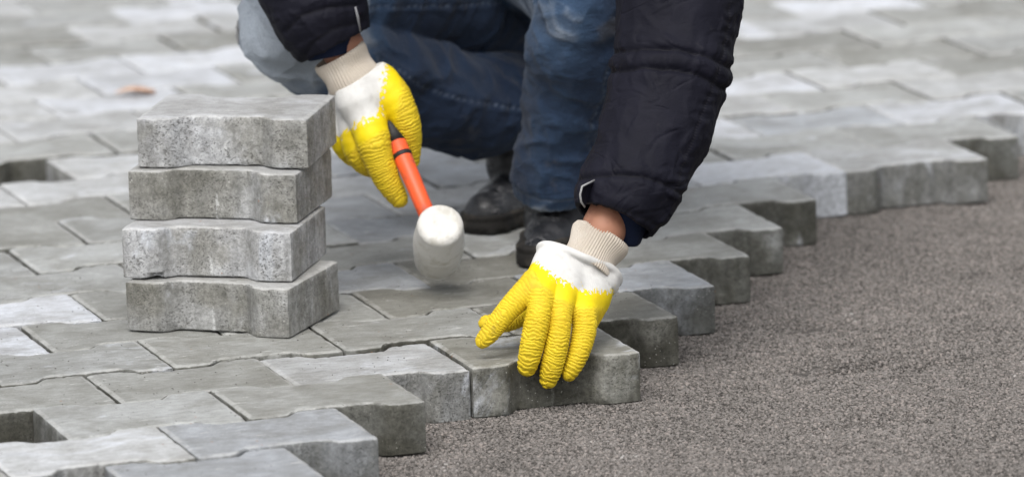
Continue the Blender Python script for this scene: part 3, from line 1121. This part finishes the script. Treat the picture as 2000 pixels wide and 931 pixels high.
seam_a = np.zeros(len(X))
for pl, lg in SE:
    d, al = line_dist(X, pl, .5)
    m = facing * (isL == bool(lg))
    seam_a = np.maximum(seam_a, np.exp(-(d / .0013) ** 2) * m * (.5 + .5 * np.sin(al * 900)))
    dsp += (.0016 * np.exp(-((d - .004) / .004) ** 2) - .0012 * np.exp(-(d / .0016) ** 2)) * m
    dsp += .0012 * np.sin(al * 260 + 3 * noise(X, 20)) * np.exp(-(d / .009) ** 2) * m
X = X + G * dsp[:, None]
cK = at(578, 30, .50)
fadeR = np.exp(-(np.linalg.norm((X - cK) * np.array([1, .8, .9]), axis=1) / .125) ** 4) * 1.15
cL = at(1092, 40, .36)
fadeL = np.exp(-((np.abs(X[:, 2] - cL[2]) / .075) ** 2 + (np.abs(X[:, 0] - cL[0]) / .05) ** 2)) * isL * 0.62
shin = isL * (0.13 + 0.14 * np.sin(tL * 2.2 - .7)) * (sL < .3)
edge = np.clip(fo - .55, 0, 1) * .4 + np.clip(f2 - .5, 0, 1) * .3
fade = np.maximum(np.maximum(fadeR, fadeL), shin) + .25 * seam_a + edge * 0.8 + np.where(isL, 0.45 * np.exp(-(sL / .006) ** 2) + .15 * np.exp(-((sL - .012) / .01) ** 2), 0.2 * np.exp(-(sR / .02) ** 2))
seam_a = np.exp(-(hem / .0016) ** 2) + seam_a
link('jeans', mesh_of('jeans', X, Q, M_DENIM, attrs={'fade': fade, 'seam': np.clip(seam_a, 0, 1)}), PX, label='worn blue jeans with a light washed, torn knee and frayed hem')
# torn spot on the light knee: a ragged dark opening with pale threads
tp, tr = J(481, 62, .565, 8)
n0 = 26
tx = [tp]
for k in range(n0):
    a = 2 * math.pi * k / n0
    rr = .0085 * (1 + .5 * random.uniform(-1, 1))
    tx.append(tp + ROT[:, 0] * rr * math.cos(a) * .8 + ROT[:, 1] * rr * math.sin(a) * 1.1 - ROT[:, 0] * .001)
# (the tear is seated on the cloth by projecting it to the surface)
tx = np.array(tx)
for _ in range(12):
    tx = tx - grad(f_jeans, tx, .003) * f_jeans(tx)[:, None]
tx = tx + grad(f_jeans, tx, .003) * 0.0045
tf = [(0, 1 + k, 1 + (k + 1) % n0) for k in range(n0)]
link('knee_tear', mesh_of('knee_tear', tx, tf, M_NAVY), PX)
# fray threads at the tear and the hem
fx, fq = [], []


def thread(a, b, w=.0006):
    m = len(fx)
    s1 = np.cross(b - a, ROT[:, 2])
    s1 = s1 / (np.linalg.norm(s1) + 1e-9) * w
    s2 = ROT[:, 2] * w
    for p in (a, (a + b) / 2 + RS.normal(0, .0006, 3), b):
        fx.extend([p + s1, p + s2, p - s1, p - s2])
    for k in (0, 4):
        for q in range(4):
            fq.append((m + k + q, m + k + (q + 1) % 4, m + k + 4 + (q + 1) % 4, m + k + 4 + q))


for k in range(26):
    a = tx[1 + k]
    thread(a, a + (tx[0] - a) * random.uniform(.4, 1.2) + RS.normal(0, .0012, 3) + ROT[:, 2] * .001)
for k in range(30):
    a = random.uniform(0, 6.28)
    c0, r0 = hemL_p, legL[0][1]
    e1 = ROT[:, 0] - hemL_n * (ROT[:, 0] @ hemL_n)
    e2 = np.cross(hemL_n, e1)
    p = c0 + (e1 * math.cos(a) + e2 * math.sin(a)) * (r0 - .001)
    thread(p - hemL_n * .001, p + hemL_n * random.uniform(.001, .004) + RS.normal(0, .0008, 3), .0004)
link('fray_threads', mesh_of('fray_threads', np.array(fx), fq, M_TRIM), PX, kind='stuff')

# ---- boots


def boot(name_lab, shaft, foot, toe_y, h):
    def fu(P):
        a = chain(P, shaft, .02)
        b = chain(P, foot, .025)
        D = smin(a, b, .013)
        D = D + .0018 * fbm(P, 30, 2, 6) + .0022 * ridged(fbm(P * np.array([.7, .7, 2.0]), 26, 1, 3)) * np.exp(-((P[:, 2] - .075) / .03) ** 2)
        return np.maximum(D, .016 - P[:, 2])
    lo, hi = bounds([shaft, foot], .012)
    lo[2] = .004
    X, Q = surface(fu, lo, hi, .0035)
    up = link('boot', mesh_of('boot', X, Q, M_BOOT), PX, label=name_lab)

    def fs(P):
        Pf = P.copy()
        Pf[:, 2] = 0
        d = chain(Pf, [(p * np.array([1, 1, 0]), r + .004) for p, r in foot], .02)
        groove = .0012 * (np.abs(P[:, 2] - .017) < .0018)
        tread = .003 * (np.sin(P[:, 0] * 260 + P[:, 1] * 200) > .2) * (P[:, 2] < .006)
        q = np.stack([np.maximum(d + groove + tread, 0), np.maximum(np.abs(P[:, 2] - .0135) - .0105, 0)], 1)
        return np.maximum(np.linalg.norm(q, axis=1) - .0015, np.minimum(np.maximum(d, np.abs(P[:, 2] - .0135) - .0105), 0) * 1.0 - .0015) if False else \
            np.maximum(d + groove + tread, np.abs(P[:, 2] - .0135) - .012)
    lo2, hi2 = lo.copy(), hi.copy()
    lo2[2], hi2[2] = -.004, .034
    lo2[:2] -= .01
    hi2[:2] += .01
    X, Q = surface(fs, lo2, hi2, .003)
    o = link('sole', mesh_of('sole', X, Q, M_SOLE), up, loc=(0, 0, 0))
    return up


def on_ground(u, v, z):
    d = ROT @ np.array([(u - 1000.0) / FPX, -(v - 465.5) / FPX, -1.0])
    return CAM + d * ((z - CAM[2]) / d[2])


gA, gB, gC = at(1048, 500, .405), at(1078, 474, .46), at(1112, 470, .54)
boot('scuffed dark boot with pale rubbed creases, half hidden by the lowered hand',
     [J(1094, 360, .50, 66), J(1096, 430, .50, 66), J(1098, 465, .52, 60)],
     [(gA, px(34, .42)), (gB, px(48, .46)), (gC, px(42, .54))], .4, .05)
gA, gB, gC = at(950, 419, .615), at(985, 410, .655), at(1035, 405, .74)
boot('black round-toed boot beside the mallet head, under the raised heel of the jeans',
     [J(998, 235, .69, 36), J(998, 320, .69, 41), J(1008, 370, .70, 44)],
     [(gA, px(45, .62)), (gB, px(53, .65)), (gC, px(42, .72))], .4, .05)

# ---- jacket: sleeves and body


def sleeve(pts, cut_p, cut_n, seams, lab, seed, long_st=None, h=.0022):
    def fn(P):
        D = chain(P, pts, .03)
        D = D + .0026 * fbm(P, 11, 2, seed)
        cut = (P - cut_p) @ cut_n
        near = np.linalg.norm(P - cut_p, axis=1) < .12
        D = np.where(near, np.maximum(D, cut), D)
        # rolled hem
        rad = px(1, 0) * 0
        inner = np.maximum(chain(P, pts[:3], .03) + .005, -(cut + .06))
        return np.maximum(D, -inner)
    lo, hi = bounds([pts], .02)
    X, Q = surface(fn, lo, hi, h)
    G = grad(fn, X, .003)
    s, t = frame_angle(X, pts)
    dsp, sm = np.zeros(len(X)), np.zeros(len(X))
    front = sstep(-.15, .1, G @ ROT[:, 2])
    for pl, y, amp in seams:
        d, _ = line_dist(X, pl, y)
        dsp -= amp * np.exp(-(d / .0030) ** 2) * front
        dsp += amp * .5 * np.exp(-((d - .010) / .008) ** 2) * front
        sm = np.maximum(sm, np.exp(-(d / .0013) ** 2) * front)
        # short puckers gathered by the seam
        dsp += amp * .35 * np.exp(-(d / .013) ** 2) * noise(np.stack([t * 4.5, s * 6, t * 0], 1), 2.0, seed)
    st = np.zeros(len(X))
    if long_st is not None:
        dd, al = line_dist(X, long_st, .03)
        st = np.exp(-(dd / .0014) ** 2) * front
        dsp -= .0014 * np.exp(-(dd / .003) ** 2) * front
        dsp += .0010 * np.sin(al * 380 + 5 * noise(X, 25, 3)) * np.exp(-(dd / .008) ** 2) * front
        s = np.where(dd < .01, al, s)
    # creases: sharp ridges running round the arm and slanting
    w1 = np.stack([np.cos(t) * .8, s * 13 + 1.1 * np.cos(t + 1), np.sin(t) * .8], 1)
    w2 = np.stack([np.cos(t) * 1.3 + s * 8, s * 16, np.sin(t) * 1.3], 1)
    rr = ridged(fbm(w1, 1.2, 2, seed + 1)) + .7 * ridged(fbm(w2, 1.7, 2, seed + 2))
    dsp += .0024 * (rr - .5) + .0010 * fbm(X, 50, 2, seed + 3)
    X = X + G * dsp[:, None]
    o = link('sleeve', mesh_of('sleeve', X, Q, M_NYLON, attrs={'seam': sm, 'stitch': st, 'along': s}), PX, label=lab)
    return o


slL = [J(1201, 428, -.012, 66), J(1210, 405, -.010, 73), J(1240, 350, .000, 86), J(1284, 250, .025, 98), J(1312, 130, .055, 104),
       J(1326, 10, .085, 112), J(1322, -90, .13, 112), (shL, .085)]
cutLn = at(1203, 440, -.014) - at(1240, 350, 0)
cutLn /= np.linalg.norm(cutLn)
cutLp = at(1204, 432, -.012)
sleeve(slL, cutLp, cutLn, [([(1100, 108), (1215, 102), (1258, 96), (1322, 98), (1376, 110), (1411, 125), (1440, 140)], .06, .0034),
        ([(1100, 148), (1212, 139), (1258, 133), (1322, 137), (1365, 148), (1396, 163), (1430, 182)], .05, .0034),
        ([(1130, 350), (1164, 346), (1204, 341), (1258, 346), (1301, 361), (1330, 378)], -.01, .0030),
        ([(1130, 400), (1160, 402), (1215, 410), (1268, 430), (1290, 445)], -.02, .0010)],
       'padded dark navy sleeve of the lowered arm', 3, long_st=[(1432, -60), (1430, 0), (1416, 97), (1397, 161), (1371, 226), (1349, 279), (1333, 328), (1318, 372)])
slR = [J(655, 82, .42, 54), J(640, 62, .425, 62), J(618, 10, .435, 82), J(590, -70, .46, 92), (elR, .066), (shR, .085)]
cutRn = at(668, 108, .42) - at(632, 40, .43)
cutRn /= np.linalg.norm(cutRn)
cutRp = at(653, 86, .42)
sleeve(slR, cutRp, cutRn, [([(560, 60), (590, 30), (640, 15), (700, 10)], .42, .0022), ([(592, 118), (610, 85), (650, 58), (705, 44)], .42, .0012)], 'dark sleeve of the arm holding the mallet', 8)
torso = [(neck + np.array([0, .02, -.02]), .085), (np.array([.14, .55, .62]), .155), (np.array([.12, .70, .47]), .165), (np.array([.11, .84, .42]), .16)]
yoke = [(shL, .085), (neck + np.array([0, .08, -.06]), .12), (shR, .085)]


def f_torso(P):
    D = smin(chain(P, torso, .05), chain(P, yoke, .05), .05) + .006 * fbm(P * np.array([1, 1, 2.0]), 9, 2, 4)
    return np.maximum(D, -(smin(chain(P, torso, .05), 10.0, .01) + .02) * np.where(P[:, 2] < .45, 0, -1e3) if False else -1e3)


lo, hi = bounds([torso, yoke], .02)
X, Q = surface(f_torso, lo, hi, .009)
link('jacket', mesh_of('jacket', X, Q, M_NYLON, attrs={'seam': np.zeros(len(X)), 'stitch': np.zeros(len(X)), 'along': np.zeros(len(X))}), PX, label='dark quilted jacket with a collar')


# ---- swept tubes: knitted cuffs, inner cuffs
def tube(name, path, nseg, mat, parent, prof=None, squash=1.0, up=None, thick=.002, **kw):
    """path: [(point, radius)], open at both ends with real wall thickness"""
    P = np.array([p for p, r in path])
    R_ = np.array([r for p, r in path])
    n = len(path)
    ring_o, ring_i = [], []
    for k in range(n):
        a = P[min(k + 1, n - 1)] - P[max(k - 1, 0)]
        a /= np.linalg.norm(a)
        e1 = ROT[:, 0] - a * (ROT[:, 0] @ a)
        e1 /= np.linalg.norm(e1)
        e2 = np.cross(a, e1)
        th = np.arange(nseg) * 2 * math.pi / nseg
        rr = R_[k] + (prof(th, k / (n - 1)) if prof else 0)
        rr = rr * np.ones(nseg)
        ring_o.append(P[k] + np.outer(np.cos(th) * rr, e1) + np.outer(np.sin(th) * rr * squash, e2))
        ri = rr - thick
        ring_i.append(P[k] + np.outer(np.cos(th) * ri, e1) + np.outer(np.sin(th) * ri * squash, e2))
    rings = ring_o + ring_i[::-1]
    X = np.concatenate(rings)
    m = len(rings)
    Q = []
    for k in range(m):
        k2 = (k + 1) % m
        i = np.arange(nseg)
        j = (i + 1) % nseg
        Q.append(np.stack([k * nseg + i, k * nseg + j, k2 * nseg + j, k2 * nseg + i], 1))
    return link(name, mesh_of(name, X, np.concatenate(Q)[:, ::-1], mat), parent, **kw)


def lerp_path(a, b, n, rf):
    out = []
    for k in range(n):
        s = k / (n - 1)
        out.append((a[0] + (b[0] - a[0]) * s, (a[1] + (b[1] - a[1]) * s) * rf(s)))
    return out


# ------------------------------------------------------------------ gloves
def glove(fingers, palm, dipfn, cutp, cutn, lo, hi, lab, seed, fold=None, h=.0010, ring=None, kp=.010):
    def fn(P):
        pd = None
        for c in palm:
            d = chain(P, c, .005)
            pd = d if pd is None else smin(pd, d, .009)
        D = pd
        for c in fingers:
            D2 = smin(chain(P, c, .0012), pd, kp)
            D = np.minimum(D, D2)
        if fold is not None:
            D = D + fold(P)
        if cutp is not None:
            cut = (P - cutp) @ cutn
            inner = np.maximum(pd + .0035, -(cut + .03))
            near = np.linalg.norm(P - cutp, axis=1) < .075
            D = np.where(near, np.maximum(D, cut), D)
            D = np.maximum(D, -np.where(near, inner, 1.0))
        if ring is not None:
            D = smin(D, ring(P), .003)
        return D
    X, Q = surface(fn, lo, hi, h)
    G = grad(fn, X, h)
    A, Wt = np.zeros(len(X)), np.zeros(len(X))
    for c in fingers:
        d, a = chain(X, c, .009, want=True)
        w = np.exp(-np.clip(d, -.01, .1) / .0025)
        A += w * a
        Wt += w
    for c in palm:
        d, a = chain(X, c, .009, want=True)
        L = sum(np.linalg.norm(q[0] - p[0]) for p, q in zip(c[:-1], c[1:]))
        w = np.exp(-np.clip(d, -.01, .1) / .0025)
        A += w * (a - L)
        Wt += w
    A /= Wt
    dip = dipfn(X)
    warp = .0030 * fbm(X, 85, 2, seed) + .0010 * fbm(X, 260, 1, seed + 4)
    ph = (A + warp) / .0034
    fr = ph - np.floor(ph)
    rib = np.clip(1.6 * (1 - fr) * sstep(0, .22, fr), 0, 1) * (0.8 + .3 * fbm(X, 60, 2, seed + 7))
    rough = sstep(.015, .030, dip)
    X = X + G * (rough * (rib * .0010 - .0004) + .0003 * fbm(X, 60, 2, seed + 9))[:, None]
    return link('glove', mesh_of('glove', X, Q, M_GLOVE, attrs={'dip': dip, 'rib': rib}), PX, label=lab)


# left hand pressing on the paver
F_L = [
    [J(1058, 568, -.062, 24), J(1052, 612, -.077, 24), J(1043, 655, -.083, 23.5), J(1034, 697, -.081, 21.5), J(1029, 717, -.078, 18)],
    [J(1094, 582, -.064, 24), J(1094, 624, -.079, 22.5), J(1088, 668, -.085, 23), J(1078, 714, -.083, 21.5), J(1071, 741, -.079, 17)],
    [J(1136, 596, -.058, 25), J(1142, 634, -.073, 24), J(1134, 676, -.082, 21.5), J(1121, 712, -.084, 17.5), J(1112, 730, -.082, 14)],
    [J(1040, 556, -.052, 26), J(1012, 584, -.056, 23.5), J(984, 615, -.056, 21), J(958, 648, -.053, 19), J(943, 665, -.050, 15)],
    [J(1070, 575, -.020, 26), J(1030, 608, -.012, 22), J(988, 628, -.010, 19), J(950, 630, -.012, 15)],
]
F_L = [spline(c) for c in F_L]
palm_L = [
    [J(1092, 520, -.026, 30), J(1072, 545, -.042, 32), J(1052, 572, -.060, 27)],
    [J(1112, 520, -.024, 32), J(1104, 555, -.046, 33), J(1092, 588, -.062, 27)],
    [J(1142, 535, -.020, 33), J(1140, 570, -.038, 32), J(1132, 602, -.056, 25)],
    [J(1165, 548, -.016, 30), J(1162, 590, -.032, 24), J(1148, 625, -.05, 22)],
    [J(1100, 520, -.012, 30), J(1080, 560, -.012, 30), J(1070, 575, -.02, 26)],
]
ringc = at(1131, 520, -.022)
ax_e1 = at(1204, 557, -.022) - ringc
w_e1 = np.linalg.norm(ax_e1)
ax_e1 /= w_e1
hand_ax = at(1105, 575, -.045) - ringc
hand_ax = hand_ax - ax_e1 * (hand_ax @ ax_e1)
hand_ax /= np.linalg.norm(hand_ax)
ax_e2 = np.cross(hand_ax, ax_e1)
w_e2 = .027


def ring_L(P):
    q = P - ringc
    a, b, c = q @ ax_e1, q @ ax_e2, q @ hand_ax
    wob = .0035 * np.sin(np.arctan2(b, a) * 2 + .8)
    k = np.sqrt((a / w_e1) ** 2 + (b / w_e2) ** 2) + 1e-9
    d = (k - 1) * np.sqrt(a * a + b * b) / k
    return np.sqrt(d ** 2 + (c + wob) ** 2) - .0046


def gaunt_L(P):
    return 0.0


# the gauntlet: an oval sleeve of cloth from the rolled rim into the back of the hand
def palm_wrap(P):
    return None


base_palm = palm_L
gaun = []
for s in (-1, -.5, 0, .5, 1):
    a = ringc + ax_e1 * (w_e1 - .020) * s + hand_ax * .004
    b = at(1101, 575, -.045) + ax_e1 * (w_e1 - .022) * s
    gaun.append([(a, .0215), (b, .0205)])
palm_L = palm_L + gaun


def dip_L(X):
    """distance past the edge of the yellow coat, along the hand"""
    p0, p1 = at(1047, 512, -.05), at(1178, 577, -.05)
    e = (p1 - p0) / np.linalg.norm(p1 - p0)
    q = X - p0
    s = q @ e
    nrm = hand_ax - e * (hand_ax @ e)
    nrm /= np.linalg.norm(nrm)
    d = q @ nrm
    sag = .0135 * np.clip(1 - ((s - .040) / .044) ** 2, -1.0, 1)
    lift = .012 * sstep(.066, .080, s)
    front = ((X - ringc) @ ax_e2)
    return d - sag + .020 * sstep(.012, -.008, s) + .010 * sstep(.004, -.022, s)


def fold_L(P):
    q = P - ringc
    a, c = q @ ax_e1, q @ hand_ax
    near = np.exp(-((c - .012) / .014) ** 2)
    valley = .0016 * np.exp(-((c - .011 - .12 * a) / .0035) ** 2) * sstep(-.005, .012, a)
    gully = .0035 * np.exp(-((a + .004 + .35 * (c - .05)) / .003) ** 2) * sstep(.040, .052, c) * 0
    kn = .0016 * noise(P, 55, 4)
    return valley + kn * near


lo, hi = bounds(F_L + palm_L, .008)
glL = glove(F_L, palm_L, dip_L, ringc, -hand_ax, lo, hi, 'yellow dipped glove with white back on the hand pressing the paver down', 3, fold=fold_L, ring=ring_L)


def ribs(nr, amp):
    return lambda th, s: amp * np.cos(th * nr) + .0012 * np.cos(2 * th + 3 * s) + .0008 * np.sin(7 * s + 2 * th)


cuf = lerp_path(J(1177, 458, -.013, 55), J(1142, 520, -.022, 53), 22, lambda s: 1 + .05 * math.cos(s * 5.5) - .06 * math.exp(-(s / .08) ** 2))
tube('knit_cuff', cuf, 480, M_KNIT, glL, ribs(60, .00055), squash=.9, thick=.0022, loc=(0, 0, 0))
tube('inner_cuff', lerp_path(J(1220, 400, -.006, 60), J(1214, 474, -.004, 38), 10, lambda s: 1 + .04 * math.sin(5 * s)), 64, M_NAVY, PX,
     lambda th, s: .0012 * np.cos(5 * th + 2 * s), squash=.9, thick=.003)
# sleeve tab with pale piping on the cuff
tab = [at(1160, 356, -.03), at(1136, 366, -.045), at(1134, 392, -.045), at(1143, 404, -.03), at(1152, 380, -.02)]


def slab(name, pts, n, th, mat, parent, **kw):
    m = len(pts)
    a = [p + n * th / 2 for p in pts]
    b = [p - n * th / 2 for p in pts]
    me = bpy.data.meshes.new(name)
    me.from_pydata([tuple(p) for p in a + b], [], [tuple(range(m)), tuple(range(2 * m - 1, m - 1, -1))] + [(k, m + k, m + (k + 1) % m, (k + 1) % m) for k in range(m)])
    me.materials.append(mat)
    me.update()
    return link(name, me, parent, **kw)


slab('sleeve_tab', tab, ROT[:, 2], .003, M_NYLON, PX)
tube('tab_piping', [(at(1161, 352, -.035), .0011), (at(1137, 364, -.048), .0012), (at(1133, 380, -.048), .0012), (at(1135, 394, -.047), .0012), (at(1142, 404, -.04), .0011)], 8, M_TRIM, PX, thick=.0006)
for (u, v, l) in ((1300, 402, 6), (1296, 410, 8), (1290, 416, 6)):
    p = at(u, v, -.02)
    tube('loose_thread', [(p, .0006), (p + ROT[:, 0] * px(l * .6, 0) + ROT[:, 1] * px(l * .4, 0), .0009), (p + ROT[:, 0] * px(l * .5, 0) + ROT[:, 1] * px(l, 0), .0006)], 6, M_TRIM, PX, thick=.0003)

# right hand round the mallet handle
hd_c = at(857, 473, .285)                               # centre of the mallet head
a_ax = ROT @ np.array([0.05, 0.45, 0.892])             # axis of the head, towards the struck face
a_ax /= np.linalg.norm(a_ax)
h_dir = at(770, 262, .376) - hd_c
h_dir = h_dir - a_ax * (h_dir @ a_ax) * .9
h_dir /= np.linalg.norm(h_dir)
yH = .40
F_R = [
    [J(716, 226, .392, 34), J(727, 268, .372, 34), J(739, 312, .368, 29), J(759, 356, .366, 24.5), J(779, 388, .366, 18)],
    [J(698, 240, .41, 32), J(694, 278, .40, 28), J(712, 312, .395, 27), J(738, 330, .41, 20)],
    [J(680, 238, .43, 30), J(668, 270, .43, 25), J(690, 300, .43, 24), J(720, 310, .44, 20)],
    [J(670, 225, .45, 28), J(655, 255, .455, 22), J(676, 280, .465, 20), J(706, 290, .47, 18)],
    [J(742, 160, .40, 30), J(772, 192, .385, 30), J(793, 235, .38, 27), J(800, 275, .385, 22.5), J(803, 312, .39, 17)],
]
F_R = [spline(c) for c in F_R]
palm_R = [
    [J(692, 158, .41, 44), J(702, 195, .40, 44), J(716, 232, .395, 36)],
    [J(690, 160, .425, 44), J(690, 200, .425, 42), J(700, 240, .415, 34)],
    [J(684, 165, .435, 40), J(676, 205, .44, 34), J(678, 240, .435, 30)],
    [J(700, 158, .41, 40), J(728, 168, .405, 34), J(748, 180, .40, 32)],
    [J(736, 156, .41, 26), J(752, 190, .405, 36), J(752, 225, .41, 34)],
    [J(745, 134, .40, 11), J(752, 150, .40, 20), J(770, 185, .395, 26)],
]


def dip_R(X):
    pa, pb, pc = at(752, 132, .38), at(736, 222, .37), at(652, 268, .38)

    def ln(X, a, b):
        e = (b - a) / np.linalg.norm(b - a)
        n = np.cross(e, ROT[:, 2])
        n /= np.linalg.norm(n)
        return -(X - a) @ n
    d1, d2 = ln(X, pa, pb), ln(X, pb, pc)
    s = 1 if (at(800, 280, .39) - pa) @ np.cross((pb - pa), ROT[:, 2]) < 0 else -1
    return np.maximum(d1 * s, d2 * s) - .001


lo, hi = bounds(F_R + palm_R, .008)
cutR_n = at(661, 106, .42) - at(693, 160, .415)
cutR_n /= np.linalg.norm(cutR_n)
glR = glove(F_R, palm_R, dip_R, at(689, 153, .415), cutR_n, lo, hi, 'yellow dipped glove with white back gripping the mallet handle', 12, h=.0012)
cuf = lerp_path(J(661, 106, .42, 50), J(693, 160, .415, 53), 18, lambda s: 1 + .04 * math.cos(s * 7) - .05 * math.exp(-(s / .08) ** 2))
tube('knit_cuff', cuf, 300, M_KNIT, glR, ribs(50, .0005), squash=.9, thick=.0022, loc=(0, 0, 0))
tube('inner_cuff', lerp_path(J(638, 70, .425, 56), J(647, 108, .422, 47), 8, lambda s: 1), 48, M_NAVY, PX, lambda th, s: .001 * np.cos(5 * th), squash=.9, thick=.003)
tube('zip_pull', [(at(694, 14, .36), .0012), (at(699, 34, .36), .0016), (at(704, 62, .362), .0010)], 8, M_ZIP, PX, thick=.0008)

# ------------------------------------------------------------------ mallet
MAL = bpy.data.objects.new('mallet', None)
COL.objects.link(MAL)
MAL.location = tuple(hd_c)
MAL['label'] = 'white rubber mallet with an orange and black handle, held in the raised glove'
MAL['category'] = 'mallet'
e1 = h_dir - a_ax * (h_dir @ a_ax)
e1 /= np.linalg.norm(e1)
e2 = np.cross(a_ax, e1)
HLEN, HR = .098, .0290


def f_head(P):
    q = P - hd_c
    z = q @ a_ax
    r = np.sqrt((q @ e1) ** 2 + (q @ e2) ** 2)
    rad = HR + .0016 * np.cos(np.clip(z / HLEN, -.5, .5) * 2 * math.pi) - .0006
    cr = np.where(z > 0, .0080, .0085)
    dx, dz = r - (rad - cr), np.abs(z) - (HLEN / 2 - cr)
    D = np.minimum(np.maximum(dx, dz), 0) + np.sqrt(np.maximum(dx, 0) ** 2 + np.maximum(dz, 0) ** 2) - cr
    band = .0007 * np.exp(-((z + .002) / .0009) ** 2) - .0004 * np.exp(-((z + .024) / .0008) ** 2)
    dents = .0009 * np.clip(fbm(P, 150, 3, 2), 0, 1) * sstep(HLEN / 2 - .008, HLEN / 2 - .001, z)
    return D + band + dents + .0003 * fbm(P, 300, 2, 5)


X, Q = surface(f_head, hd_c - .07, hd_c + .07, .0016)
link('mallet_head', mesh_of('mallet_head', X, Q, M_WHITE), MAL)
hd = h_dir


def hp(s):
    return hd_c + hd * s


tube('handle', [(hp(.02), .0098), (hp(.06), .0100), (hp(.10), .0106), (hp(.1365), .0112), (hp(.138), .0106)], 40, M_ORANGE, MAL, thick=.009)
tube('handle_ring', [(hp(.117), .0112), (hp(.1182), .0117), (hp(.1215), .0117), (hp(.1227), .0112)], 40, M_BLACK, MAL, thick=.009)
tube('grip', [(hp(.1375), .0108), (hp(.15), .0112), (hp(.20), .0118), (hp(.235), .0122), (hp(.24), .0100)], 40, M_BLACK, MAL, thick=.009)
